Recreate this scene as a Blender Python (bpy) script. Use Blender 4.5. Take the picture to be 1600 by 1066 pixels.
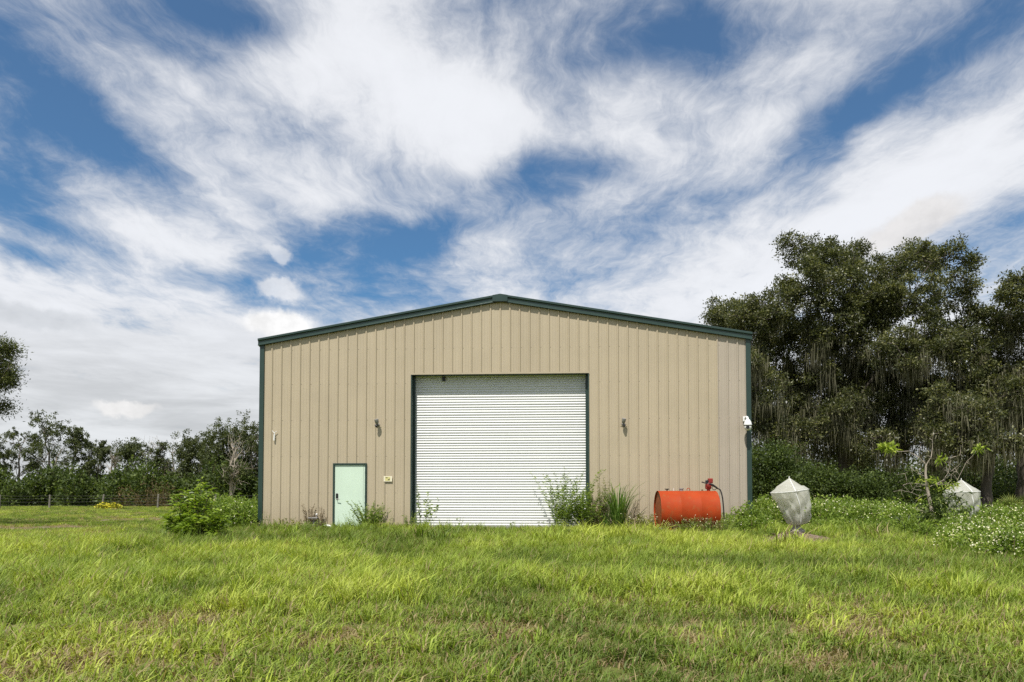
import bpy, math, random
import numpy as np
from mathutils import Vector, Matrix

for o in list(bpy.data.objects):
    bpy.data.objects.remove(o, do_unlink=True)
scene = bpy.context.scene
C = scene.collection
R = math.radians

# ------------------------------------------------------------------ camera
FPX, TILT, CAMH, HOR = 1100.0, R(2.0), 1.5, 768.5       # focal length in photo pixels, tilt, eye height, horizon row
CY = HOR - FPX * math.tan(TILT)
cam_data = bpy.data.cameras.new('camera')
cam = bpy.data.objects.new('camera', cam_data); C.objects.link(cam)
cam.location = (0, 0, CAMH); cam.rotation_euler = (R(90) + TILT, 0, 0)
cam_data.sensor_width = 36.0; cam_data.lens = 36.0 * FPX / 1600
cam_data.shift_y = (CY - 533.0) / 1600
cam_data.clip_end = 3000; cam_data.clip_start = 0.1
scene.camera = cam

# ------------------------------------------------------------------ light
SUN_EL, SUN_AZ = R(60), R(22)          # the sun stands behind the camera, to its left
sun_vec = Vector((-math.sin(SUN_AZ) * math.cos(SUN_EL), -math.cos(SUN_AZ) * math.cos(SUN_EL), math.sin(SUN_EL)))
sd = bpy.data.lights.new('sun', 'SUN'); sd.energy = 5.0; sd.angle = R(0.6); sd.color = (1.0, 0.955, 0.88)
sun = bpy.data.objects.new('sun', sd); C.objects.link(sun)
sun.rotation_euler = sun_vec.to_track_quat('Z', 'Y').to_euler()
sun.location = (-20, -40, 60)

scene.view_settings.view_transform = 'Standard'
scene.view_settings.look = 'None'
scene.view_settings.exposure = 0.1
scene.view_settings.gamma = 1.0
scene.view_settings.use_curve_mapping = False
scene.render.engine = 'CYCLES'
cy = scene.cycles
cy.max_bounces = 6; cy.diffuse_bounces = 3; cy.glossy_bounces = 2; cy.transmission_bounces = 4; cy.transparent_max_bounces = 8
cy.caustics_reflective = False; cy.caustics_refractive = False
cy.use_denoising = False


# ------------------------------------------------------------------ pixels of the photo -> places in the world
def ray(px, py):
    a, b = (px - 800) / FPX, (CY - py) / FPX
    return np.array([a, math.cos(TILT) - b * math.sin(TILT), math.sin(TILT) + b * math.cos(TILT)])


def at(px, py, Y):
    d = ray(px, py)
    return np.array([0, 0, CAMH]) + d * (Y / d[1])


# ------------------------------------------------------------------ sky
world = bpy.data.worlds.new('World'); scene.world = world; world.use_nodes = True
nt = world.node_tree; nt.nodes.clear()


class NT:
    """short hand for a node tree"""
    def __init__(s, tree): s.t = tree
    def n(s, kind, ins=None, **props):
        nd = s.t.nodes.new(kind)
        for k, v in props.items(): setattr(nd, k, v)
        for k, v in (ins or {}).items():
            sock = nd.inputs[k]
            if isinstance(v, bpy.types.NodeSocket): s.t.links.new(v, sock)
            else: sock.default_value = v
        return nd
    def m(s, op, a, b=None, c=None, clamp=False):
        ins = {0: a}
        if b is not None: ins[1] = b
        if c is not None: ins[2] = c
        return s.n('ShaderNodeMath', ins, operation=op, use_clamp=clamp).outputs[0]
    def mr(s, v, a, b, c=0.0, d=1.0, smooth=True):
        return s.n('ShaderNodeMapRange', {0: v, 1: a, 2: b, 3: c, 4: d}, interpolation_type='SMOOTHSTEP' if smooth else 'LINEAR').outputs[0]
    def mix(s, f, a, b, blend='MIX'):
        nd = s.t.nodes.new('ShaderNodeMix'); nd.data_type = 'RGBA'; nd.blend_type = blend
        for k, v in ((0, f), (6, a), (7, b)):
            if isinstance(v, bpy.types.NodeSocket): s.t.links.new(v, nd.inputs[k])
            else: nd.inputs[k].default_value = v if k == 0 else (tuple(v) + (1,))[:4]
        return nd.outputs[2]
    def noise(s, vec, scale, detail=4, rough=0.55, dist=0.0, col=False, lac=2.0):
        nd = s.n('ShaderNodeTexNoise', {'Scale': scale, 'Detail': detail, 'Roughness': rough, 'Distortion': dist, 'Lacunarity': lac})
        if vec is not None: s.t.links.new(vec, nd.inputs['Vector'])
        return nd.outputs[1 if col else 0]
    def comb(s, x, y, z=0.0): return s.n('ShaderNodeCombineXYZ', {0: x, 1: y, 2: z}).outputs[0]
    def sep(s, v): return s.n('ShaderNodeSeparateXYZ', {0: v}).outputs
    def link(s, a, b): s.t.links.new(a, b)


def build_sky():
    g = NT(nt)
    sky = g.n('ShaderNodeTexSky', sky_type='NISHITA', sun_disc=False, sun_elevation=SUN_EL, sun_rotation=R(180) + SUN_AZ,
              altitude=0.0, air_density=1.0, dust_density=0.3, ozone_density=3.0).outputs[0]
    d = g.n('ShaderNodeTexCoord').outputs['Generated']
    x, y, z = g.sep(d)
    zc = g.m('ADD', g.m('MAXIMUM', z, 0.0), 0.10)
    u = g.m('DIVIDE', x, zc); v = g.m('DIVIDE', y, zc)
    az = g.m('ARCTAN2', x, y); el = g.m('ARCSINE', z)
    ae = g.comb(az, el)
    p = g.comb(u, v)
    wc = g.noise(p, 1.1, 5, 0.55, col=True)
    w = g.n('ShaderNodeVectorMath', {0: wc, 1: (0.5, 0.5, 0.5)}, operation='SUBTRACT').outputs[0]
    ws = g.n('ShaderNodeVectorMath', {0: w, 3: 0.55}, operation='SCALE').outputs[0]
    pw = g.n('ShaderNodeVectorMath', {0: p, 1: ws}, operation='ADD').outputs[0]
    veil = g.noise(g.n('ShaderNodeMapping', {0: pw, 1: (2.3, 4.1, 0), 2: (0, 0, R(-30)), 3: (1.9, 1.5, 1.0)}).outputs[0], 1.0, 12, 0.66, 0.0)   # soft sheets of ice cloud
    fib = g.noise(g.n('ShaderNodeMapping', {0: pw, 1: (7, 3, 0), 2: (0, 0, R(-48)), 3: (9.0, 2.2, 1.0)}).outputs[0], 1.0, 10, 0.70, 0.1)         # combed fibres
    aew = g.n('ShaderNodeVectorMath', {0: ae, 1: g.n('ShaderNodeVectorMath', {0: w, 3: 0.16}, operation='SCALE').outputs[0]}, operation='ADD').outputs[0]

    def blob(px, py, sx, sy, rot, vec=aew, soft=1.0):
        r = ray(px, py); r = r / np.linalg.norm(r)
        a, e = math.atan2(r[0], r[1]), math.asin(r[2])
        k = 1.0 / FPX * 0.85
        mp = g.n('ShaderNodeMapping', {0: vec, 1: (a, e, 0), 2: (0, 0, R(rot)), 3: (sx * k, sy * k, 1)}, vector_type='TEXTURE').outputs[0]
        ln = g.n('ShaderNodeVectorMath', {0: mp}, operation='LENGTH').outputs['Value']
        return g.mr(ln, 1.0, 1.0 - soft, 0.0, 1.0)

    dens = g.m('ADD', g.m('MULTIPLY', veil, 0.95), g.m('MULTIPLY', fib, 0.38))
    # clear openings (negative) and thick sheets (positive) of this day's cirrus: photo column, row, half sizes, turn, weight
    for px, py, sx, sy, rot, wt in (
        (50, 150, 210, 170, -35, -0.26), (330, 25, 270, 85, 10, -0.33), (430, 445, 130, 75, 0, -0.16), (30, 310, 180, 40, -20, -0.16), (210, 235, 170, 60, -25, -0.13),
        (560, 405, 280, 80, -10, -0.33), (690, 385, 150, 60, 20, -0.20), (860, 275, 200, 70, 10, -0.32), (120, 430, 260, 40, -14, -0.14),
        (1060, 50, 350, 105, -8, -0.35), (1330, 165, 240, 70, 14, -0.28), (1230, 250, 190, 60, 25, -0.18),
        (1520, 30, 230, 80, 8, -0.18), (1590, 310, 70, 90, 40, -0.14),
        (640, 130, 460, 150, -28, 0.22), (880, 190, 330, 80, -14, 0.12), (270, 345, 380, 60, -14, 0.16), (1230, 390, 480, 100, 13, 0.22),
        (200, 490, 400, 80, -6, 0.14), (1470, 250, 280, 60, 14, 0.14)):
        dens = g.m('ADD', dens, g.m('MULTIPLY', blob(px, py, sx, sy, rot), wt))
    low = g.mr(el, R(17), R(5), 0.0, 0.28)                    # the sheet closes towards the horizon
    dens = g.m('ADD', dens, low)
    cover = g.mr(dens, 0.38, 0.84, 0.06, 0.95)
    # brightness inside the sheet; greyer and banded low down
    band = g.noise(g.n('ShaderNodeMapping', {0: ae, 3: (4.5, 24, 1)}).outputs[0], 1.0, 6, 0.6, 0.3)
    lowm = g.mr(el, R(15), R(6), 0.0, 1.0)
    br = g.mr(dens, 0.45, 1.0, 0.80, 1.02)
    grey = g.mr(band, 0.36, 0.66, 0.74, 1.0)
    br = g.m('MULTIPLY', br, g.m('ADD', g.m('MULTIPLY', lowm, g.m('SUBTRACT', grey, 1.0)), 1.0))
    ccol = g.mix(lowm, (8.35, 8.5, 8.85), (7.6, 7.7, 7.85))
    ccol = g.n('ShaderNodeVectorMath', {0: ccol, 3: br}, operation='SCALE').outputs[0]
    skyc = g.mix(1.0, sky, (0.36, 0.77, 0.97), 'MULTIPLY')
    col = g.mix(cover, skyc, ccol)
    # a few small fair-weather heaps
    pn = g.noise(ae, 30.0, 5, 0.6)
    pwv = g.n('ShaderNodeVectorMath', {0: g.noise(ae, 16.0, 6, 0.62, col=True), 1: (0.5, 0.5, 0.5)}, operation='SUBTRACT').outputs[0]
    aep = g.n('ShaderNodeVectorMath', {0: ae, 1: g.n('ShaderNodeVectorMath', {0: pwv, 3: 0.05}, operation='SCALE').outputs[0]}, operation='ADD').outputs[0]
    for px, py, sx, sy, rot, op, tone in ((432, 398, 46, 22, -8, 0.6, (7.9, 8.05, 8.35)), (437, 450, 60, 30, -6, 0.75, (8.2, 8.3, 8.55)),
                                    (438, 502, 105, 38, 0, 1.0, (9.2, 9.2, 9.2)), (1420, 350, 140, 36, 14, 0.75, (7.5, 7.3, 7.2)),
                                    (200, 640, 70, 20, 0, 0.8, (8.6, 8.5, 8.4)), (60, 495, 110, 30, -6, 0.5, (5.6, 5.9, 6.3))):
        b = blob(px, py, sx, sy, rot, aep, 1.0)
        f = g.m('MULTIPLY', g.mr(b, 0.06, 0.60), op)
        tn = g.n('ShaderNodeVectorMath', {0: tone, 3: g.mr(pn, 0.3, 0.65, 0.88, 1.04)}, operation='SCALE').outputs[0]
        col = g.mix(f, col, tn)
    bg = g.n('ShaderNodeBackground', {0: col, 1: 0.1})
    out = g.n('ShaderNodeOutputWorld')
    g.link(bg.outputs[0], out.inputs[0])
    world.cycles.sampling_method = 'NONE'


build_sky()


# ------------------------------------------------------------------ small tools
rng = np.random.default_rng(7)
random.seed(7)


def hash2(ix, iy, seed):
    h = (ix.astype(np.int64) * 374761393 + iy.astype(np.int64) * 668265263 + seed * 974711) & 0x7fffffff
    h = ((h ^ (h >> 13)) * 1274126177) & 0x7fffffff
    return ((h ^ (h >> 16)) & 0xffff) / 65535.0


def vnoise(x, y, scale, seed=0, octs=3):
    x = np.asarray(x, float) / scale; y = np.asarray(y, float) / scale
    tot = 0; amp = 1; nrm = 0
    for o in range(octs):
        ix, iy = np.floor(x), np.floor(y); fx, fy = x - ix, y - iy
        fx = fx * fx * (3 - 2 * fx); fy = fy * fy * (3 - 2 * fy)
        a = hash2(ix, iy, seed + o); b = hash2(ix + 1, iy, seed + o); c = hash2(ix, iy + 1, seed + o); e = hash2(ix + 1, iy + 1, seed + o)
        tot = tot + amp * ((a * (1 - fx) + b * fx) * (1 - fy) + (c * (1 - fx) + e * fx) * fy)
        nrm += amp; amp *= 0.5; x = x * 2.03 + 11.7; y = y * 2.03 + 5.3
    return tot / nrm


def sstep(a, b, x):
    t = np.clip((np.asarray(x, float) - a) / (b - a), 0, 1)
    return t * t * (3 - 2 * t)


YAW, BY0, BX0, PAD = 0.0583, 21.96, -0.368, 0.32
BW, BD = 7.62, 22.0                                     # half width and depth of the building


def to_local(x, y):
    dx, dy = np.asarray(x) - BX0, np.asarray(y) - BY0
    c, s = math.cos(YAW), math.sin(YAW)
    return dx * c - dy * s, dx * s + dy * c


def to_world(u, v, z=0.0):
    c, s = math.cos(YAW), math.sin(YAW)
    return np.array([BX0 + u * c + v * s, BY0 - u * s + v * c, PAD + z])


def gz(x, y):
    u, v = to_local(x, y)
    dx = np.maximum(np.abs(u) - BW, 0); dy = np.maximum(np.maximum(-v, v - BD), 0)
    dist = np.hypot(dx, dy)
    pad = PAD * (1 - sstep(0.6, 10.0, dist))
    und = (vnoise(x, y, 3.2, 3, 3) - 0.5) * 0.14 * sstep(0.3, 3.0, dist)
    return pad + und


def gpx(px, Y):
    """a point on the ground seen in column px of the photo, Y metres in front of the camera"""
    X = (px - 800) / FPX * Y
    return np.array([X, Y, float(gz(X, Y))])


def wall_u(px, py):
    """wall coordinates (along, up) of a pixel on the front wall"""
    d = ray(px, py); o = np.array([0, 0, CAMH])
    c, s = math.cos(YAW), math.sin(YAW)
    nrm = np.array([s, c, 0]); p0 = np.array([BX0, BY0, PAD])
    t = np.dot(p0 - o, nrm) / np.dot(d, nrm)
    q = o + d * t - p0
    return q[0] * c - q[1] * s, q[2]


class MB:
    """collects faces; build() links them as one mesh object"""
    def __init__(s): s.v = []; s.f = []; s.smooth = False
    def quad(s, *p):
        i = len(s.v); s.v += [tuple(q) for q in p]; s.f.append(tuple(range(i, i + len(p))))
    def box(s, x0, x1, y0, y1, z0, z1):
        i = len(s.v)
        s.v += [(x, y, z) for z in (z0, z1) for x, y in ((x0, y0), (x1, y0), (x1, y1), (x0, y1))]
        s.f += [tuple(i + k for k in q) for q in ((3, 2, 1, 0), (4, 5, 6, 7), (0, 1, 5, 4), (1, 2, 6, 5), (2, 3, 7, 6), (3, 0, 4, 7))]
        return s
    def tube(s, pts, rad, n=8, cap=True):
        pts = [Vector(p) for p in pts]
        if not hasattr(rad, '__len__'): rad = [rad] * len(pts)
        rings = []; ref = None
        for k, p in enumerate(pts):
            d = (pts[min(k + 1, len(pts) - 1)] - pts[max(k - 1, 0)])
            d = d.normalized() if d.length > 1e-9 else Vector((0, 0, 1))
            if ref is None:
                ref = d.orthogonal().normalized()
            a = (ref - d * ref.dot(d))
            a = a.normalized() if a.length > 1e-6 else d.orthogonal().normalized()
            b = d.cross(a); ref = a
            i = len(s.v); rings.append(i)
            for q in range(n):
                t = 2 * math.pi * q / n
                s.v.append(tuple(p + (a * math.cos(t) + b * math.sin(t)) * rad[k]))
        for r0, r1 in zip(rings, rings[1:]):
            for q in range(n):
                s.f.append((r0 + q, r0 + (q + 1) % n, r1 + (q + 1) % n, r1 + q))
        if cap:
            s.f.append(tuple(rings[0] + q for q in reversed(range(n)))); s.f.append(tuple(rings[-1] + q for q in range(n)))
        return s
    def lathe(s, prof, origin=(0, 0, 0), axis='z', n=24):
        """prof: (radius, height) pairs turned round an axis"""
        rings = []
        for r, h in prof:
            rings.append(len(s.v))
            for q in range(n):
                t = 2 * math.pi * q / n; a, b = r * math.cos(t), r * math.sin(t)
                p = {'z': (a, b, h), 'x': (h, a, b), 'y': (b, h, a)}[axis]
                s.v.append(tuple(p[k] + origin[k] for k in range(3)))
        for r0, r1 in zip(rings, rings[1:]):
            for q in range(n):
                s.f.append((r0 + q, r0 + (q + 1) % n, r1 + (q + 1) % n, r1 + q))
        if prof[0][0] > 1e-5: s.f.append(tuple(rings[0] + q for q in reversed(range(n))))
        if prof[-1][0] > 1e-5: s.f.append(tuple(rings[-1] + q for q in range(n)))
        return s
    def build(s, name, mat=None, parent=None, smooth=False, bevel=0.0):
        me = bpy.data.meshes.new(name); me.from_pydata(s.v, [], s.f); me.update()
        if smooth:
            me.polygons.foreach_set('use_smooth', [True] * len(me.polygons))
        ob = bpy.data.objects.new(name, me); C.objects.link(ob)
        if mat: me.materials.append(mat)
        if parent: ob.parent = parent
        if smooth:
            md = ob.modifiers.new('edges', 'EDGE_SPLIT'); md.split_angle = R(40)
        if bevel:
            md = ob.modifiers.new('bevel', 'BEVEL'); md.width = bevel; md.segments = 2; md.limit_method = 'ANGLE'
        return ob


def np_mesh(name, verts, faces, mat, parent=None, fattr=None, vattr=None, link=True):
    """verts (n,3); faces (m,k); attributes: name -> float array on faces or points"""
    me = bpy.data.meshes.new(name)
    verts = np.ascontiguousarray(verts, np.float32); faces = np.ascontiguousarray(faces, np.int32)
    m, k = faces.shape
    me.vertices.add(len(verts)); me.vertices.foreach_set('co', verts.ravel())
    me.loops.add(m * k); me.loops.foreach_set('vertex_index', faces.ravel())
    me.polygons.add(m); me.polygons.foreach_set('loop_start', np.arange(0, m * k, k, dtype=np.int32))
    me.update(calc_edges=True)
    for nm, arr in (fattr or {}).items():
        a = me.attributes.new(nm, 'FLOAT', 'FACE'); a.data.foreach_set('value', np.ascontiguousarray(arr, np.float32))
    for nm, arr in (vattr or {}).items():
        a = me.attributes.new(nm, 'FLOAT', 'POINT'); a.data.foreach_set('value', np.ascontiguousarray(arr, np.float32))
    me.materials.append(mat)
    ob = bpy.data.objects.new(name, me)
    if link: C.objects.link(ob)
    if parent: ob.parent = parent
    return ob


def tag(o, label=None, cat=None, group=None, kind=None):
    for k, v in (('label', label), ('category', cat), ('group', group), ('kind', kind)):
        if v: o[k] = v
    return o


def thing(name, label, cat, loc=(0, 0, 0), rz=0.0, group=None):
    o = bpy.data.objects.new(name, None); C.objects.link(o); o.empty_display_size = 0.2
    o.location = tuple(loc); o.rotation_euler = (0, 0, rz)
    return tag(o, label, cat, group)


# ------------------------------------------------------------------ materials
def new_mat(name):
    m = bpy.data.materials.new(name); m.use_nodes = True; m.node_tree.nodes.clear()
    g = NT(m.node_tree)
    out = g.n('ShaderNodeOutputMaterial')
    return m, g, out


def obj_pos(g): return g.n('ShaderNodeTexCoord').outputs['Object']


def plain(name, col, rough=0.5, metal=0.0, var=0.12, scale=6.0, bump=0.0, spec=0.5, dirt=None, stretch=(1, 1, 1)):
    m, g, out = new_mat(name)
    p = g.n('ShaderNodeMapping', {0: obj_pos(g), 3: stretch}).outputs[0]
    n = g.noise(p, scale, 6, 0.6)
    f = g.mr(n, 0.3, 0.7, 1 - var, 1 + var * 0.6, smooth=False)
    c = g.n('ShaderNodeVectorMath', {0: col, 3: f}, operation='SCALE').outputs[0]
    if dirt:
        dn = g.noise(p, scale * 2.7, 8, 0.65)
        c = g.mix(g.mr(dn, dirt[1], dirt[2]), c, dirt[0])
    b = g.n('ShaderNodeBsdfPrincipled', {'Base Color': c, 'Roughness': g.mr(n, 0.2, 0.8, rough * 0.85, min(1, rough * 1.15)), 'Metallic': metal, 'Specular IOR Level': spec})
    if bump:
        bp = g.n('ShaderNodeBump', {'Strength': bump, 'Distance': 0.02, 'Height': g.noise(p, scale * 4, 5, 0.6)})
        g.link(bp.outputs[0], b.inputs['Normal'])
    g.link(b.outputs[0], out.inputs[0])
    return m


def steel_paint(name, col, rough=0.42, dust=(0.33, 0.27, 0.18)):
    """painted steel sheet: faint tone differences sheet by sheet, streaks down the sheet, splash dirt at the foot"""
    m, g, out = new_mat(name)
    pos = obj_pos(g); x, y, z = g.sep(pos)
    rnd = g.n('ShaderNodeObjectInfo').outputs['Random']
    streak = g.noise(g.n('ShaderNodeMapping', {0: pos, 3: (9, 9, 0.35)}).outputs[0], 1.0, 6, 0.65)
    cloud = g.noise(pos, 0.8, 5, 0.6)
    f = g.m('ADD', g.mr(streak, 0.3, 0.7, 0.965, 1.03, smooth=False), g.mr(rnd, 0, 1, -0.025, 0.025, smooth=False))
    f = g.m('MULTIPLY', f, g.mr(cloud, 0.3, 0.7, 0.96, 1.03))
    c = g.n('ShaderNodeVectorMath', {0: col, 3: f}, operation='SCALE').outputs[0]
    spl = g.m('MULTIPLY', g.mr(g.m('ADD', z, g.m('MULTIPLY', cloud, -0.7)), 0.75, -0.25), g.mr(g.noise(pos, 14, 8, 0.7), 0.3, 0.75))
    c = g.mix(g.m('MULTIPLY', spl, 0.55), c, dust)
    b = g.n('ShaderNodeBsdfPrincipled', {'Base Color': c, 'Roughness': rough, 'Specular IOR Level': 0.35})
    oil = g.noise(g.n('ShaderNodeMapping', {0: pos, 3: (1.6, 1.6, 0.8)}).outputs[0], 1.2, 3, 0.5)
    bp = g.n('ShaderNodeBump', {'Strength': 0.25, 'Distance': 0.02, 'Height': oil})
    g.link(bp.outputs[0], b.inputs['Normal'])
    g.link(b.outputs[0], out.inputs[0])
    return m


def leaf_mat(name, cols, trans=0.3, rough=0.5, tint=1.25, spec=0.3):
    """cols: dark, middle, light; chosen by the per-leaf value 'v'"""
    m, g, out = new_mat(name)
    v = g.n('ShaderNodeAttribute', attribute_name='v').outputs['Fac']
    r = g.n('ShaderNodeValToRGB', {0: v}); cr = r.color_ramp
    cr.elements[0].position = 0.05; cr.elements[0].color = (*cols[0], 1)
    cr.elements[1].position = 0.95; cr.elements[1].color = (*cols[-1], 1)
    for k, c in enumerate(cols[1:-1]):
        e = cr.elements.new((k + 1) / (len(cols) - 1)); e.color = (*c, 1)
    c = r.outputs[0]
    b = g.n('ShaderNodeBsdfPrincipled', {'Base Color': c, 'Roughness': rough, 'Specular IOR Level': spec})
    tc = g.n('ShaderNodeVectorMath', {0: c, 1: (tint, tint * 1.05, tint * 0.55)}, operation='MULTIPLY').outputs[0]
    t = g.n('ShaderNodeBsdfTranslucent', {0: tc})
    mx = g.n('ShaderNodeMixShader', {0: trans, 1: b.outputs[0], 2: t.outputs[0]})
    g.link(mx.outputs[0], out.inputs[0])
    return m


M = {}
M['tan'] = steel_paint('tan_steel', (0.452, 0.382, 0.272))
M['tan2'] = steel_paint('faded_tan_steel', (0.41, 0.355, 0.285))
M['green'] = plain('green_steel_trim', (0.024, 0.050, 0.041), 0.38, var=0.12, scale=2.0, bump=0.05)
M['white_steel'] = plain('white_steel', (0.67, 0.675, 0.665), 0.45, var=0.05, scale=1.2, dirt=((0.5, 0.48, 0.42), 0.66, 0.9))
M['roof'] = plain('roof_steel', (0.33, 0.34, 0.33), 0.4, metal=0.4, scale=2.0)
M['mint'] = plain('mint_door_paint', (0.60, 0.735, 0.60), 0.45, var=0.04, scale=1.5, dirt=((0.4, 0.42, 0.3), 0.68, 0.95))
M['dark'] = plain('dark_plastic', (0.015, 0.015, 0.016), 0.45)
M['black_rubber'] = plain('black_rubber', (0.018, 0.017, 0.016), 0.6)
M['grey_metal'] = plain('grey_metal', (0.30, 0.29, 0.28), 0.45, metal=0.3)
M['white_plastic'] = plain('white_plastic', (0.80, 0.80, 0.78), 0.35, var=0.05)
M['cream'] = plain('cream_plate', (0.78, 0.72, 0.55), 0.5, var=0.05)
M['sign_yellow'] = plain('faded_yellow_print', (0.62, 0.57, 0.24), 0.55)
M['sign_dark'] = plain('dark_print', (0.10, 0.085, 0.035), 0.6)
M['orange'] = plain('orange_tank_paint', (0.36, 0.048, 0.010), 0.65, var=0.14, scale=3.0, bump=0.03, dirt=((0.30, 0.075, 0.022), 0.50, 0.72), spec=0.15)
M['tank_end'] = plain('weathered_tank_end', (0.30, 0.07, 0.015), 0.6, var=0.25, scale=4.0, dirt=((0.12, 0.05, 0.02), 0.5, 0.75))
M['red'] = plain('red_pump_paint', (0.26, 0.022, 0.015), 0.5, var=0.3)
M['concrete'] = plain('concrete', (0.36, 0.34, 0.30), 0.9, var=0.2, bump=0.3)
M['bark'] = plain('oak_bark', (0.085, 0.07, 0.055), 0.95, var=0.45, scale=5, bump=0.8, stretch=(1, 1, 0.25))
M['grey_bark'] = plain('grey_bark', (0.20, 0.17, 0.14), 0.95, var=0.4, scale=5, bump=0.6, stretch=(1, 1, 0.25))
M['pale_bark'] = plain('pale_bark', (0.38, 0.325, 0.26), 0.9, var=0.3, scale=12, bump=0.5, stretch=(1, 1, 0.3))
M['twig'] = plain('brown_twig', (0.13, 0.09, 0.05), 0.9, var=0.3)
M['post'] = plain('weathered_post', (0.22, 0.20, 0.165), 0.95, var=0.4, scale=8, bump=0.5, stretch=(1, 1, 0.2))
M['wire'] = plain('fence_wire', (0.10, 0.095, 0.09), 0.6, metal=0.3)
M['blue'] = plain('faded_blue_tarp', (0.10, 0.16, 0.18), 0.6, var=0.4, scale=20)
M['oak_leaf'] = leaf_mat('oak_leaves', [(0.036, 0.046, 0.020), (0.098, 0.110, 0.040), (0.31, 0.30, 0.13)], 0.32, 0.42, spec=0.45)
M['far_leaf'] = leaf_mat('far_leaves', [(0.04, 0.052, 0.02), (0.085, 0.105, 0.036), (0.20, 0.215, 0.085)], 0.32, 0.55)
M['thicket_leaf'] = leaf_mat('thicket_leaves', [(0.035, 0.055, 0.014), (0.075, 0.11, 0.025), (0.18, 0.23, 0.05)], 0.34, 0.55)
M['willow_leaf'] = leaf_mat('drooping_leaves', [(0.04, 0.055, 0.016), (0.085, 0.105, 0.03), (0.20, 0.21, 0.07)], 0.3, 0.5)
M['moss'] = leaf_mat('spanish_moss', [(0.10, 0.098, 0.06), (0.175, 0.168, 0.105), (0.30, 0.285, 0.20)], 0.4, 0.9, 1.0, spec=0.1)
M['weed'] = leaf_mat('weed_leaves', [(0.085, 0.135, 0.02), (0.20, 0.29, 0.045), (0.38, 0.46, 0.09)], 0.40, 0.55)
M['weed_yellow'] = leaf_mat('yellowing_weed_leaves', [(0.09, 0.10, 0.015), (0.19, 0.20, 0.03), (0.33, 0.31, 0.06)], 0.32, 0.55)
M['weed_brown'] = leaf_mat('dry_weed_leaves', [(0.07, 0.05, 0.022), (0.14, 0.10, 0.045), (0.24, 0.17, 0.08)], 0.25, 0.8)
M['weed_red'] = leaf_mat('reddish_dry_stalks', [(0.10, 0.045, 0.025), (0.20, 0.10, 0.05), (0.34, 0.24, 0.15)], 0.25, 0.8)
M['bush'] = leaf_mat('glossy_bush_leaves', [(0.11, 0.17, 0.018), (0.22, 0.32, 0.035), (0.40, 0.47, 0.06)], 0.42, 0.4, spec=0.5)
M['lime'] = leaf_mat('lime_young_leaves', [(0.16, 0.24, 0.03), (0.30, 0.38, 0.05), (0.45, 0.50, 0.10)], 0.35, 0.45)
M['yellow_flower'] = leaf_mat('yellow_flowers', [(0.22, 0.24, 0.02), (0.48, 0.44, 0.02), (0.65, 0.56, 0.03)], 0.25, 0.6)
M['flower'] = leaf_mat('white_flowers', [(0.50, 0.47, 0.20), (0.68, 0.65, 0.38), (0.82, 0.80, 0.62)], 0.2, 0.7, 1.0)
M['cane'] = leaf_mat('cane_grass_blades', [(0.05, 0.11, 0.016), (0.11, 0.20, 0.03), (0.20, 0.28, 0.06)], 0.3, 0.45)
M['palm'] = leaf_mat('palmetto_fronds', [(0.07, 0.11, 0.02), (0.14, 0.18, 0.03), (0.25, 0.27, 0.05)], 0.25, 0.45)


def bag_mat():
    m, g, out = new_mat('white_mesh_cloth')
    pos = obj_pos(g)
    n = g.noise(pos, 5, 6, 0.6)
    c = g.mix(g.mr(n, 0.35, 0.7), (0.66, 0.65, 0.57), (0.78, 0.78, 0.72))
    c = g.mix(g.mr(g.noise(pos, 3.0, 4, 0.6), 0.5, 0.75, 0.0, 0.18), c, (0.42, 0.43, 0.32))
    b = g.n('ShaderNodeBsdfPrincipled', {'Base Color': c, 'Roughness': 0.8, 'Specular IOR Level': 0.2})
    t = g.n('ShaderNodeBsdfTranslucent', {0: c})
    mx = g.n('ShaderNodeMixShader', {0: 0.58, 1: b.outputs[0], 2: t.outputs[0]})
    tr = g.n('ShaderNodeBsdfTransparent')
    mx2 = g.n('ShaderNodeMixShader', {0: 0.0, 1: mx.outputs[0], 2: tr.outputs[0]})
    bp = g.n('ShaderNodeBump', {'Strength': 0.35, 'Distance': 0.05, 'Height': g.noise(g.n('ShaderNodeMapping', {0: pos, 3: (1.6, 1.6, 0.8)}).outputs[0], 2.6, 3, 0.5, 0.6)})
    g.link(bp.outputs[0], b.inputs['Normal'])
    g.link(mx2.outputs[0], out.inputs[0])
    return m


M['bag'] = bag_mat()


# ------------------------------------------------------------------ ground
BARE = [  # x, y, half sizes, depth of the bare patch (sandy soil, dead thatch)
    (gpx(1240, 17.7)[0], 17.7, 1.2, 1.0, 1.0), (gpx(1440, 11.7)[0], 11.7, 0.5, 0.35, 1.0), (gpx(1390, 20.5)[0], 20.5, 0.9, 0.4, 0.8),
    (gpx(90, 29.0)[0], 29.0, 5.5, 2.0, 1.0), (gpx(215, 37.0)[0], 37, 4.5, 2.0, 0.6), (gpx(120, 14.5)[0], 14.5, 1.5, 0.28, 0.9), (gpx(10, 7.6)[0], 7.6, 0.35, 0.4, 0.9),
    (gpx(400, 8.3)[0], 8.3, 1.2, 0.25, 0.6), (gpx(650, 7.7)[0], 7.7, 1.4, 0.3, 0.5), (gpx(1050, 8.0)[0], 8.0, 1.5, 0.3, 0.5), (gpx(640, 6.0)[0], 6.0, 0.7, 0.25, 0.5),
    (gpx(1130, 19.7)[0], 19.7, 0.8, 0.3, 0.7), (gpx(1590, 11.3)[0], 11.3, 0.5, 0.3, 0.9), (gpx(1060, 19.9)[0], 19.9, 1.0, 0.3, 0.5)]


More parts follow.
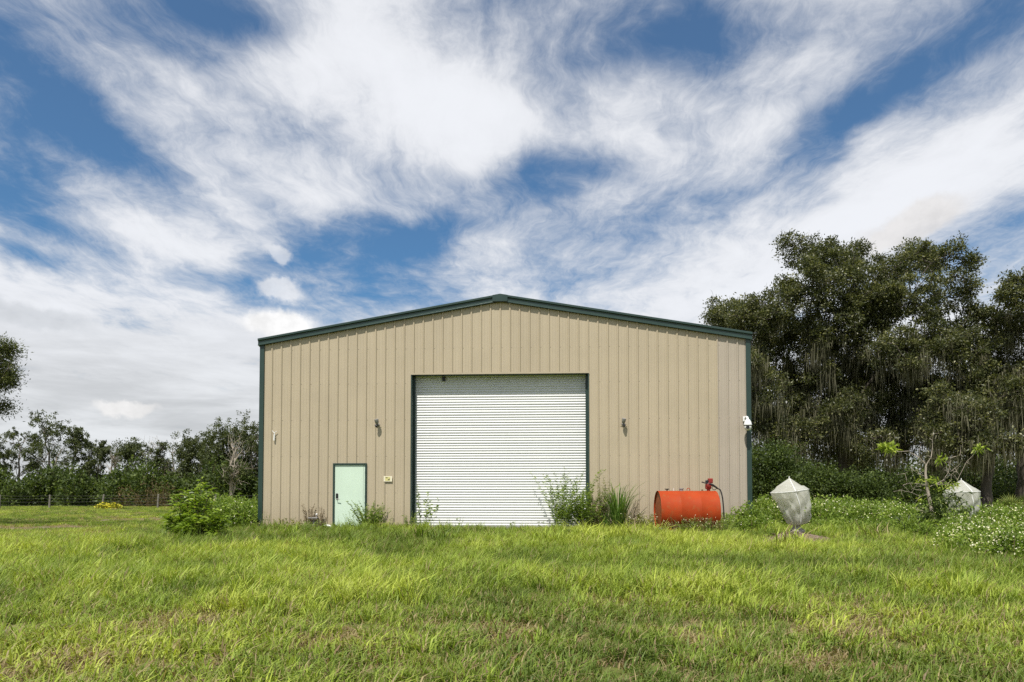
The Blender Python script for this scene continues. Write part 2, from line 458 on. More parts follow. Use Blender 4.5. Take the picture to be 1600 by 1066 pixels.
def bare(x, y):
    b = 0
    wob = vnoise(x, y, 0.5, 31, 3) - 0.5
    for bx, by, sx, sy, w in BARE:
        d = np.hypot((x - bx) / sx, (y - by) / sy) + wob * 1.1
        b = np.maximum(b, w * (1 - sstep(0.55, 1.15, d)))
    return b


def ground_mat():
    m, g, out = new_mat('field_soil')
    pos = g.n('ShaderNodeNewGeometry').outputs['Position']
    soil = g.n('ShaderNodeAttribute', attribute_name='soil').outputs['Fac']
    n1 = g.noise(pos, 0.35, 6, 0.6); n2 = g.noise(pos, 7.0, 8, 0.7); n3 = g.noise(pos, 1.6, 5, 0.6)
    n4 = g.noise(g.n('ShaderNodeMapping', {0: pos, 3: (0.05, 0.16, 1)}).outputs[0], 1.0, 5, 0.6)
    green = g.mix(g.mr(n2, 0.3, 0.7), (0.055, 0.080, 0.018), (0.17, 0.195, 0.045))
    straw = g.mix(g.mr(n2, 0.3, 0.7), (0.10, 0.075, 0.035), (0.24, 0.19, 0.09))
    c = g.mix(g.m('MULTIPLY', g.mr(n3, 0.42, 0.68), 0.7), green, straw)
    c = g.mix(g.m('MULTIPLY', g.mr(n4, 0.50, 0.70), 0.75), c, straw)
    sand = g.mix(g.mr(n2, 0.35, 0.7), (0.10, 0.065, 0.042), (0.33, 0.265, 0.20))
    c = g.mix(g.mr(soil, 0.25, 0.8), c, sand)
    b = g.n('ShaderNodeBsdfPrincipled', {'Base Color': c, 'Roughness': 0.95, 'Specular IOR Level': 0.1})
    bp = g.n('ShaderNodeBump', {'Strength': 0.8, 'Distance': 0.06, 'Height': g.noise(pos, 9, 8, 0.7)})
    g.link(bp.outputs[0], b.inputs['Normal']); g.link(b.outputs[0], out.inputs[0])
    return m


def spread(lo, hi, step, far):
    a = list(np.arange(lo, hi + 1e-6, step)); s = step; x = hi
    while x < far:
        s *= 1.35; x += s; a.append(x)
    s = step; x = lo
    while x > -far:
        s *= 1.35; x -= s; a.insert(0, x)
    return np.array(a)


gx, gy = spread(-28, 24, 0.25, 900), spread(3, 42, 0.25, 900)
GX, GY = np.meshgrid(gx, gy)
far = np.hypot(GX, GY)
GZ = gz(GX, GY) * (1 - sstep(120, 250, far))
nx, ny = len(gx), len(gy)
idx = np.arange(nx * ny).reshape(ny, nx)
quads = np.stack([idx[:-1, :-1], idx[:-1, 1:], idx[1:, 1:], idx[1:, :-1]], -1).reshape(-1, 4)
ground = np_mesh('ground', np.stack([GX, GY, GZ], -1).reshape(-1, 3), quads, ground_mat(), vattr={'soil': bare(GX, GY).ravel()})
ground.data.polygons.foreach_set('use_smooth', [True] * len(ground.data.polygons))
tag(ground, 'rough mown pasture with brown thatch and sandy patches', 'ground', kind='structure')


# ------------------------------------------------------------------ the steel building
SL = (7.703 - 0.10 - 6.31) / 7.66                         # roof pitch
EAVE, RIDGE = 5.84, 7.15                                 # height of the wall under the rake trim, above the pad
DL, DR, DH = -2.80, 2.745, 4.86                          # opening of the roll-up door
PL, PR, PH = wall_u(520.5, 780)[0], wall_u(573, 780)[0], 2.03  # walk door


def roofline(u): return RIDGE - SL * abs(u)


bld = thing('metal_building', 'large tan ribbed steel barn with dark green trim and gabled roof', 'building', (BX0, BY0, PAD), -YAW)
wall_hold = bld


def rib_profile(u0, u1):
    """points (u, y) of the ribbed sheet between u0 and u1; ribs stand every 0.3048 m"""
    pts = []
    k0, k1 = math.floor((u0 + BW) / 0.3048) - 1, math.ceil((u1 + BW) / 0.3048) + 1
    for k in range(k0, k1 + 1):
        c = -BW + 0.3048 * k
        for du, y in ((-0.037, 0.0), (-0.013, -0.032), (0.013, -0.032), (0.037, 0.0), (0.085, 0.0), (0.095, -0.004), (0.107, -0.004), (0.117, 0.0),
                      (0.188, 0.0), (0.198, -0.004), (0.210, -0.004), (0.220, 0.0)):
            pts.append((c + du, y))
    def yat(u):
        for (a, ya), (b, yb) in zip(pts, pts[1:]):
            if a <= u <= b: return ya + (yb - ya) * (u - a) / max(b - a, 1e-9)
        return 0.0
    cuts = [u for u in (DL, DR, PL, PR, 0.0) if u0 < u < u1]
    out = [(u0, yat(u0))] + [(a, b) for a, b in pts if u0 + 1e-4 < a < u1 - 1e-4] + [(u, yat(u)) for u in cuts] + [(u1, yat(u1))]
    return sorted(out)


edges = [BW]
while edges[-1] - 0.9144 > -BW: edges.append(edges[-1] - 0.9144)
edges.append(-BW); edges = edges[::-1]
for k, (a, b) in enumerate(zip(edges, edges[1:])):
    mb = MB(); pr = rib_profile(a, b)
    for (x0, y0), (x1, y1) in zip(pr, pr[1:]):
        mid = (x0 + x1) / 2
        lo = DH + 0.03 if DL < mid < DR else (PH + 0.05 if PL < mid < PR else 0.02)
        mb.quad((x0, y0, lo), (x1, y1, lo), (x1, y1, roofline(x1)), (x0, y0, roofline(x0)))
    last = k == len(edges) - 2
    o = mb.build('wall_panel', M['tan2'] if last else M['tan'], bld)
    if last: o['label'] = 'pinkish faded end panel'
# fasteners along the wall girts
fm = MB()
for gh in (1.15, 2.3, 3.45, 4.6, 5.7):
    for k in range(1, 50):
        u = -BW + 0.3048 * k + 0.055
        if (DL - 0.1 < u < DR + 0.1 and gh < DH) or (PL - 0.05 < u < PR + 0.05 and gh < PH): continue
        if gh < roofline(u) - 0.2: fm.box(u - 0.007, u + 0.007, -0.006, 0.004, gh - 0.007, gh + 0.007)
tag(fm.build('fastener', M['post'], bld), kind='stuff')
# the walls one does not see from here
for s in (-1, 1):
    mb = MB(); v = 0.0
    while v < BD - 1e-6:
        for dv, off in ((0.0, 0.0), (0.115, 0.0), (0.14, 0.03), (0.165, 0.03), (0.19, 0.0)):
            pass
        seq = [(0.0, 0.0), (0.115, 0.0), (0.14, 0.03), (0.165, 0.03), (0.19, 0.0), (0.3048, 0.0)]
        for (a, oa), (b, ob_) in zip(seq, seq[1:]):
            p = [(s * (BW + oa), v + a, 0.02), (s * (BW + ob_), v + b, 0.02), (s * (BW + ob_), v + b, EAVE + 0.05), (s * (BW + oa), v + a, EAVE + 0.05)]
            mb.quad(*(p if s < 0 else p[::-1]))
        v += 0.3048
    mb.build('side_wall', M['tan'], bld)
BDE = math.ceil(BD / 0.3048) * 0.3048
mb = MB(); mb.quad((BW, BDE, 0.02), (-BW, BDE, 0.02), (-BW, BDE, EAVE), (0, BDE, RIDGE), (BW, BDE, EAVE)); mb.build('back_wall', M['tan'], bld)
mb = MB().box(-BW - 0.02, BW + 0.02, 0.03, BDE - 0.02, -0.4, 0.012); mb.build('slab', M['concrete'], bld)
# corner trims
for s in (-1, 1):
    mb = MB()
    a, b = sorted((s * (BW - 0.055), s * (BW + 0.085)))
    mb.box(a, b, -0.045, -0.035, 0.0, EAVE + 0.06)
    x = s * (BW + 0.085)
    mb.box(min(x, x - s * 0.01), max(x, x - s * 0.01), -0.035, 0.14, 0.0, EAVE + 0.06)
    e = s * (BW - 0.055)
    mb.box(min(e, e + s * 0.012), max(e, e + s * 0.012), -0.035, -0.002, 0.0, EAVE + 0.06)
    mb.build('corner_trim', M['green'], bld)
# rake trims: stepped profile (y, dz) carried up each slope
prof = [(0.02, 0.222), (-0.125, 0.222), (-0.135, 0.212), (-0.135, 0.160), (-0.105, 0.142), (-0.095, 0.128), (-0.095, 0.035), (-0.112, 0.020), (-0.112, 0.0), (-0.05, -0.004), (-0.03, 0.0)]
for s in (-1, 1):
    mb = MB(); U0, U1 = BW + 0.125, 0.0
    for (ya, za), (yb, zb) in zip(prof, prof[1:]):
        p = [(s * U0, ya, RIDGE - SL * U0 + za), (s * U0, yb, RIDGE - SL * U0 + zb), (s * U1, yb, RIDGE + zb), (s * U1, ya, RIDGE + za)]
        mb.quad(*(p if s < 0 else p[::-1]))
    mb.quad(*[(s * U0, a, RIDGE - SL * U0 + b) for a, b in prof])
    mb.build('rake_trim', M['green'], bld)
mb = MB()
for s in (-1, 1):
    pc = [(0.0, 0.228), (-0.130, 0.228), (-0.139, 0.218), (-0.139, 0.030), (-0.10, 0.008)]
    for (ya, za), (yb, zb) in zip(pc, pc[1:]):
        mb.quad((s * 0.235, ya, RIDGE - SL * 0.235 + za), (s * 0.235, yb, RIDGE - SL * 0.235 + zb), (0, yb, RIDGE + (zb if zb > 0.1 else zb - SL * 0.235)), (0, ya, RIDGE + (za if za > 0.1 else za - SL * 0.235)))
    mb.quad(*[(s * 0.235, a, RIDGE - SL * 0.235 + b) for a, b in pc])
mb.build('ridge_cap', M['green'], bld)
for s in (-1, 1):
    mb = MB(); U0 = BW + 0.16
    a = [(0, RIDGE + 0.205), (s * U0, RIDGE - SL * U0 + 0.205), (s * U0, RIDGE - SL * U0 + 0.16), (0, RIDGE + 0.16)]
    n0 = len(mb.v); mb.v += [(x, 0.03, z) for x, z in a] + [(x, BDE + 0.1, z) for x, z in a]
    mb.f += [(0, 1, 2, 3), (7, 6, 5, 4), (0, 4, 5, 1), (1, 5, 6, 2), (2, 6, 7, 3)]
    mb.build('roof', M['roof'], bld)
    mb = MB().box(min(s * (BW + 0.03), s * (BW + 0.155)), max(s * (BW + 0.03), s * (BW + 0.155)), 0.04, BDE, RIDGE - SL * U0 + 0.0, RIDGE - SL * U0 + 0.155)
    mb.build('gutter', M['green'], bld)

# roll-up door
rd = bpy.data.objects.new('roll_up_door', None); C.objects.link(rd); rd.parent = bld
REC = 0.29
pitch = 0.0816; n_slat = int(DH / pitch) + 1
sl = MB(); segs = 9
w0, w1 = DL + 0.045, DR - 0.045
pts = []
for q in range(segs + 1):
    t = q / segs
    yy = -0.0125 * math.sin(math.pi * min(t / 0.74, 1.0)) ** 0.8 if t < 0.74 else 0.007 * math.sin(math.pi * (t - 0.74) / 0.26)
    pts.append((yy, t * pitch))
for (ya, za), (yb, zb) in zip(pts, pts[1:]):
    sl.quad((w0, ya, za), (w1, ya, za), (w1, yb, zb), (w0, yb, zb))
slat0 = sl.build('slat', M['white_steel'], rd)
slat0.location = (0, REC, 0.10)
for k in range(1, n_slat - 1):
    o = slat0.copy(); C.objects.link(o); o.parent = rd; o.location = (0, REC + 0.0025 * math.sin(k * 1.7), 0.10 + k * pitch)
MB().box(w0, w1, REC - 0.03, REC + 0.02, 0.015, 0.10).build('bottom_bar', M['grey_metal'], rd, bevel=0.005)
for s, u in ((1, DL), (-1, DR)):
    MB().box(min(u, u + s * 0.010), max(u, u + s * 0.010), -0.036, 0.34, 0.012, DH).build('jamb_trim', M['green'], rd)
    MB().box(min(u - s * 0.022, u), max(u - s * 0.022, u), -0.0385, -0.001, 0.012, DH + 0.03).build('jamb_trim', M['green'], rd)
    MB().box(min(u + s * 0.011, u + s * 0.075), max(u + s * 0.011, u + s * 0.075), REC - 0.075, REC - 0.02, 0.012, DH - 0.005).build('guide_rail', M['green'], rd)
MB().box(DL + 0.0105, DR - 0.0105, -0.036, 0.34, DH, DH + 0.028).build('header_trim', M['green'], rd)
MB().box(DL - 0.03, DR + 0.03, -0.046, -0.0365, DH + 0.006, DH + 0.055).build('header_lip', M['tan'], rd)
hd = MB(); hd.lathe([(0.14, DL + 0.06), (0.14, DR - 0.06)], (0, 0.47, DH - 0.03), 'x', 20); hd.build('roll_hood', M['grey_metal'], rd, smooth=True)
MB().box(DL + 0.93, DL + 1.03, REC - 0.06, REC - 0.03, DH - 0.16, DH - 0.02).build('chain_bracket', M['dark'], rd)

# walk door
pd = bpy.data.objects.new('walk_door', None); C.objects.link(pd); pd.parent = bld
for u0, u1, z0, z1 in ((PL - 0.002, PL + 0.05, 0.0, PH + 0.05), (PR - 0.05, PR + 0.002, 0.0, PH + 0.05), (PL + 0.05, PR - 0.05, PH, PH + 0.05)):
    MB().box(u0, u1, -0.05, 0.12, z0, z1).build('door_frame', M['green'], pd, bevel=0.003)
leaf = MB().box(PL + 0.055, PR - 0.055, -0.012, 0.035, 0.012, PH - 0.006).build('door_leaf', M['mint'], pd, bevel=0.003)
MB().box(PR - 0.115, PR - 0.108, -0.015, -0.0125, 0.02, PH - 0.02).build('edge_strip', M['grey_metal'], pd)
for hz in (0.25, 1.02, 1.78):
    MB().tube([(PR - 0.052, -0.024, hz - 0.05), (PR - 0.052, -0.024, hz + 0.05)], 0.010, 8).build('hinge', M['grey_metal'], pd)
kp = MB().box(PL + 0.095, PL + 0.165, -0.045, -0.0125, 0.96, 1.13).build('keypad_lock', M['dark'], pd, bevel=0.012)
mb = MB().tube([(PL + 0.13, -0.04, 0.955), (PL + 0.13, -0.085, 0.955), (PL + 0.235, -0.09, 0.945)], 0.011, 8); mb.build('lever_handle', M['grey_metal'], pd, smooth=True)
MB().box(PL + 0.05, PR - 0.05, -0.07, 0.10, -0.02, 0.010).build('threshold', M['grey_metal'], pd)


# ------------------------------------------------------------------ things on the wall
def on_wall(px, py, off=0.0):
    u, z = wall_u(px, py)
    return to_world(u, -off, z)


def wall_lamp(px, py, label, flip):
    t = thing('wall_lamp', label, 'lamp', on_wall(px, py, 0.0), -YAW, 'wall lamps beside the roll-up door')
    MB().lathe([(0.055, -0.005), (0.055, -0.03), (0.045, -0.04)], (0, 0, 0), 'y', 16).build('wall_plate', M['grey_metal'], t, smooth=True)
    MB().tube([(0, -0.03, 0), (0, -0.10, 0.0), (0.01 * flip, -0.14, 0.02)], 0.017, 8).build('swivel_arm', M['dark'], t, smooth=True)
    hm = MB(); hm.lathe([(0.030, -0.02), (0.046, 0.0), (0.060, 0.04), (0.066, 0.12), (0.062, 0.14), (0.0, 0.143)], (0, 0, 0), 'z', 18)
    h = hm.build('lamp_head', M['grey_metal'], t, smooth=True); h.location = (0.012 * flip, -0.15, 0.03); h.rotation_euler = (R(18), R(-8 * flip), 0)
    k = MB().lathe([(0.0, -0.046), (0.03, -0.036), (0.045, 0.0), (0.03, 0.036), (0.0, 0.046)], (0, 0, 0), 'z', 14)
    o = k.build('motion_sensor', M['dark'], t, smooth=True); o.location = (-0.015 * flip, -0.14, -0.05)
    MB().tube([(0, -0.13, 0.0), (-0.012 * flip, -0.14, -0.03)], 0.02, 8).build('sensor_joint', M['dark'], t)
    MB().tube([(-0.10, -0.045, 0.006), (0.10, -0.045, 0.0)], 0.006, 6).build('cross_bar', M['grey_metal'], t)


wall_lamp(590.5, 664, 'grey lamp with black sensor on the wall between walk door and roll-up door', 1)
wall_lamp(974, 663, 'grey lamp with black sensor on the wall right of the roll-up door', -1)

t = thing('security_camera', 'white dome security camera on the right corner of the building', 'camera', on_wall(1164, 664, 0.04), -YAW)
MB().box(-0.075, 0.045, -0.035, 0.0, 0.10, 0.25).build('wall_plate', M['white_plastic'], t, bevel=0.008)
MB().tube([(-0.01, -0.03, 0.20), (0.0, -0.12, 0.23), (0.01, -0.20, 0.20), (0.015, -0.22, 0.12)], [0.03, 0.032, 0.034, 0.04], 10).build('bracket_arm', M['white_plastic'], t, smooth=True)
MB().lathe([(0.035, 0.15), (0.06, 0.13), (0.095, 0.07), (0.118, 0.0), (0.122, -0.03), (0.118, -0.04), (0.0, -0.041)], (0.015, -0.22, 0), 'z', 24).build('housing', M['white_plastic'], t, smooth=True)
MB().lathe([(0.104, -0.042), (0.104, -0.066)], (0.015, -0.22, 0), 'z', 24).build('dark_ring', M['dark'], t, smooth=True)
MB().lathe([(0.108, -0.068), (0.112, -0.10), (0.092, -0.155), (0.05, -0.19), (0.0, -0.20)], (0.015, -0.22, 0), 'z', 24).build('dome', M['white_plastic'], t, smooth=True)
MB().lathe([(0.052, -0.12), (0.05, -0.09), (0.0, -0.085)], (-0.02, -0.23, -0.105), 'y', 16).build('lens', M['dark'], t)

t = thing('antenna', 'small white Y-shaped antenna on the wall near the left corner', 'antenna', on_wall(429.5, 686, 0.0), -YAW)
MB().tube([(-0.006, -0.05, -0.055), (0.006, -0.05, 0.14)], 0.026, 10).build('mast', M['white_plastic'], t, smooth=True)
MB().tube([(0.004, -0.05, 0.14), (0.004, -0.05, 0.18), (-0.035, -0.05, 0.22), (-0.075, -0.05, 0.265)], [0.012, 0.013, 0.010, 0.006], 8).build('arm', M['white_plastic'], t, smooth=True)
MB().tube([(0.004, -0.05, 0.175), (0.045, -0.05, 0.22), (0.085, -0.05, 0.24)], [0.012, 0.010, 0.006], 8).build('arm', M['white_plastic'], t, smooth=True)
MB().box(-0.02, 0.02, -0.05, 0.0, 0.02, 0.06).build('clip', M['white_plastic'], t)

t = thing('warning_sign', 'small cream and yellow sign plate on the wall right of the walk door', 'sign', on_wall(606.5, 748.5, 0.0), -YAW)
MB().box(-0.135, 0.135, -0.045, -0.036, -0.085, 0.085).build('plate', M['cream'], t, bevel=0.003)
MB().box(-0.085, 0.075, -0.0475, -0.0455, -0.06, 0.065).build('print', M['sign_yellow'], t)
mb = MB(); mb.quad((-0.075, -0.049, 0.03), (-0.01, -0.049, 0.022), (0.0, -0.049, 0.045), (-0.06, -0.049, 0.05)); mb.build('print', M['sign_dark'], t)
mb = MB(); mb.quad((-0.01, -0.049, -0.035), (0.04, -0.049, -0.042), (0.065, -0.049, -0.01), (0.05, -0.049, 0.018), (0.02, -0.049, -0.008)); mb.build('print', M['sign_dark'], t)

# hose tap and its tray left of the walk door, white pipe end at the door's foot
u, z = wall_u(492, 808)
t = thing('wall_tap', 'grey metal tap fixture low on the wall left of the walk door', 'tap', to_world(u, -0.04, 0.34), -YAW)
MB().box(-0.16, 0.14, -0.14, 0.0, 0.0, 0.035).build('tray', M['grey_metal'], t, bevel=0.006)
MB().tube([(0.09, -0.06, 0.03), (0.09, -0.06, 0.12)], 0.018, 8).build('riser', M['grey_metal'], t)
MB().lathe([(0.0, 0.10), (0.03, 0.11), (0.035, 0.135), (0.02, 0.155), (0, 0.157)], (0.09, -0.06, 0), 'z', 12).build('tap_handle', M['white_plastic'], t, smooth=True)
MB().tube([(0.0, -0.05, 0.002), (0.0, -0.05, -0.40)], 0.02, 8).build('supply_pipe', M['grey_metal'], t)
u, z = wall_u(515, 823)
t = thing('drain_pipe', 'short curved white pipe at the foot of the walk door', 'pipe', to_world(u, -0.16, 0.0), -YAW)
MB().tube([(-0.20, 0.10, 0.05), (-0.12, 0.04, 0.11), (-0.02, 0.0, 0.125), (0.07, -0.03, 0.10), (0.13, -0.05, 0.02)], 0.042, 12).build('pipe', M['white_plastic'], t, smooth=True)

# ------------------------------------------------------------------ orange fuel tank
TY = 20.3
tl, tr_ = at(1033, 800, TY), at(1126, 800, TY)
TL = 1.66; TR = 0.585
tx = 5.02; tg = float(gz(tx, TY))
t = thing('fuel_tank', 'orange cylindrical fuel tank lying beside the building wall', 'fuel tank', (tx, TY, tg), -0.01)
TZ = 0.04 + TR
h = TL / 2
MB().lathe([(TR - 0.012, -h + 0.05), (TR, -h), (TR + 0.004, -h + 0.01), (TR, -h + 0.03), (TR, -h * 0.33), (TR + 0.003, -h * 0.32), (TR + 0.003, -h * 0.31), (TR, -h * 0.30), (TR, h * 0.35), (TR + 0.003, h * 0.36), (TR + 0.003, h * 0.37), (TR, h * 0.38), (TR, h - 0.03), (TR + 0.004, h - 0.01), (TR, h), (TR - 0.012, h - 0.05)], (0, 0, TZ), 'x', 64).build('shell', M['orange'], t, smooth=True)
for s in (-1, 1):
    MB().lathe([(TR - 0.013, s * (h - 0.045)), (TR * 0.6, s * (h - 0.030)), (0, s * (h - 0.026))], (0, 0, TZ), 'x', 48).build('end_plate', M['tank_end'], t, smooth=True)
for x in (-h * 0.62, h * 0.70):
    MB().box(x - 0.09, x + 0.09, -0.46, 0.42, -0.10, 0.16).build('skid', M['orange'], t, bevel=0.01)
top = TZ + TR
MB().lathe([(0.018, -0.01), (0.018, 0.03), (0.062, 0.035), (0.066, 0.06), (0.05, 0.062), (0.0, 0.06)], (-0.55, 0, top), 'z', 14).build('vent_cap', M['dark'], t, smooth=True)
MB().lathe([(0.055, -0.01), (0.055, 0.045), (0.070, 0.05), (0.070, 0.075), (0.03, 0.08), (0, 0.08)], (-0.14, 0, top), 'z', 16).build('fill_cap', M['grey_metal'], t, smooth=True)
MB().tube([(-0.36, 0, top - 0.02), (-0.36, 0, top + 0.075)], 0.008, 8).build('gauge_rod', M['white_plastic'], t)
ring = [(0.065 + 0.045 * math.cos(a), 0, top + 0.03 + 0.045 * math.sin(a)) for a in np.linspace(-0.5, math.pi + 0.5, 12)]
MB().tube(ring, 0.010, 8).build('lifting_ring', M['orange'], t, smooth=True)
MB().lathe([(0.028, -0.01), (0.028, 0.03), (0.018, 0.045), (0, 0.046)], (0.46, 0, top), 'z', 12).build('plug', M['twig'], t, smooth=True)
pm = bpy.data.objects.new('pump', None); C.objects.link(pm); pm.parent = t; pm.location = (0.64, 0, top)
MB().tube([(0, 0, -0.02), (0, 0, 0.10)], 0.05, 12).build('pipe_stub', M['red'], pm, smooth=True)
MB().box(-0.085, 0.075, -0.07, 0.07, 0.05, 0.20).build('pump_body', M['red'], pm, bevel=0.025)
MB().lathe([(0.06, -0.10), (0.075, -0.09), (0.075, 0.05), (0.05, 0.07), (0, 0.07)], (0, 0, 0.16), 'y', 18).build('pump_motor', M['red'], pm, smooth=True)
MB().box(-0.01, 0.12, -0.06, 0.06, 0.22, 0.36).build('meter_head', M['red'], pm, bevel=0.02)
MB().lathe([(0.03, -0.07), (0.045, -0.06), (0.045, 0.0), (0.0, 0.02)], (-0.05, 0, 0.27), 'y', 14).build('switch_knob', M['dark'], pm, smooth=True)
MB().tube([(-0.21, -0.06, 0.255), (-0.11, -0.07, 0.225), (0.0, -0.085, 0.195)], [0.017, 0.018, 0.022], 8).build('nozzle_spout', M['dark'], pm, smooth=True)
MB().tube([(0.0, -0.085, 0.20), (0.10, -0.085, 0.165), (0.20, -0.085, 0.10), (0.25, -0.08, 0.06)], [0.028, 0.032, 0.026, 0.020], 8).build('nozzle_handle', M['dark'], pm, smooth=True)
gd = [(0.145 + 0.062 * math.cos(a), -0.085, 0.085 + 0.055 * math.sin(a)) for a in np.linspace(2.2, 6.2, 12)]
MB().tube(gd, 0.009, 6).build('trigger_guard', M['dark'], pm, smooth=True)
hs = [(0.90, -0.08, top + 0.06), (0.95, -0.08, top + 0.035), (0.985, -0.10, top - 0.06), (1.01, -0.12, top - 0.22), (1.025, -0.14, top - 0.45), (1.035, -0.15, top - 0.70), (1.05, -0.16, 0.32), (1.08, -0.18, 0.15), (1.09, -0.22, 0.05), (1.0, -0.45, 0.03), (0.8, -0.5, 0.02)]
MB().tube(hs, 0.019, 8).build('fuel_hose', M['black_rubber'], t, smooth=True)

for (px, Y, w, hgt, lab) in ((1031, 19.75, 0.17, 0.09, 'crumpled faded blue tarp scrap in the grass below the tank'), (1000, 19.95, 0.16, 0.06, 'low grey-blue tarp scrap half hidden in weeds left of the tank')):
    p = gpx(px, Y); n = 9; vs = []; fs = []
    for i in range(n):
        for j in range(5):
            a, b = i / (n - 1) * 2 - 1, j / 4 * 2 - 1
            vs.append((a * w * (1 + 0.2 * random.random()), b * 0.14, max(0.02, hgt * (1.2 - a * a * 0.6 - b * b * 0.5) + random.uniform(-0.03, 0.03)) + 0.07))
    for i in range(n - 1):
        for j in range(4): fs.append((i * 5 + j, (i + 1) * 5 + j, (i + 1) * 5 + j + 1, i * 5 + j + 1))
    mb = MB(); mb.v = vs; mb.f = fs
    o = mb.build('tarp_scrap', M['blue']); o.location = tuple(p)
    md = o.modifiers.new('thick', 'SOLIDIFY'); md.thickness = 0.012
    tag(o, lab, 'tarp', 'tarp scraps in the grass')


# ------------------------------------------------------------------ leaf and stem tools
def unit(a): return a / np.maximum(np.linalg.norm(a, axis=-1, keepdims=True), 1e-9)


def leaf_geo(pos, dirs, L, W, fold=0.18, droop=0.0):
    """one folded diamond (two triangles as a quad) for each leaf"""
    n = len(pos); d = unit(dirs)
    side = unit(np.cross(d, rng.normal(size=(n, 3)) * 0.8 + np.array([0, 0, 1.0])))
    nr = np.cross(side, d)
    L = np.broadcast_to(np.asarray(L, float), (n,))[:, None]; W = np.broadcast_to(np.asarray(W, float), (n,))[:, None]
    mid = pos + d * L * 0.45 + nr * W * fold
    v = np.stack([pos, mid + side * W / 2, pos + d * L - np.array([0, 0, 1.0]) * L * droop, mid - side * W / 2], 1)
    f = np.arange(n * 4).reshape(n, 4)
    return v.reshape(-1, 3), f


def leaf_obj(name, parts, mat, parent=None, kind=None):
    """parts: list of (verts, faces, value per face)"""
    V, F, A, off = [], [], [], 0
    for v, f, a in parts:
        V.append(v); F.append(f + off); A.append(np.broadcast_to(a, (len(f),))); off += len(v)
    o = np_mesh(name, np.concatenate(V), np.concatenate(F), mat, parent, fattr={'v': np.concatenate(A)})
    if kind: o['kind'] = kind
    return o


def bezier(a, b, c, n):
    t = np.linspace(0, 1, n)[:, None]
    return (1 - t) ** 2 * a + 2 * t * (1 - t) * b + t * t * c


def limb(mb, a, b, r0, r1, sag=0.0, wob=0.3, n=7, sides=6):
    a, b = np.asarray(a, float), np.asarray(b, float)
    ln = np.linalg.norm(b - a)
    mid = (a + b) / 2 + rng.normal(size=3) * wob * ln * 0.18 + np.array([0, 0, sag * ln])
    P = bezier(a, mid, b, n) + rng.normal(size=(n, 3)) * ln * 0.012 * np.array([[0 if i in (0, n - 1) else 1] for i in range(n)])
    mb.tube([tuple(p) for p in P], list(np.linspace(r0, r1, n)), sides, cap=False)
    return P


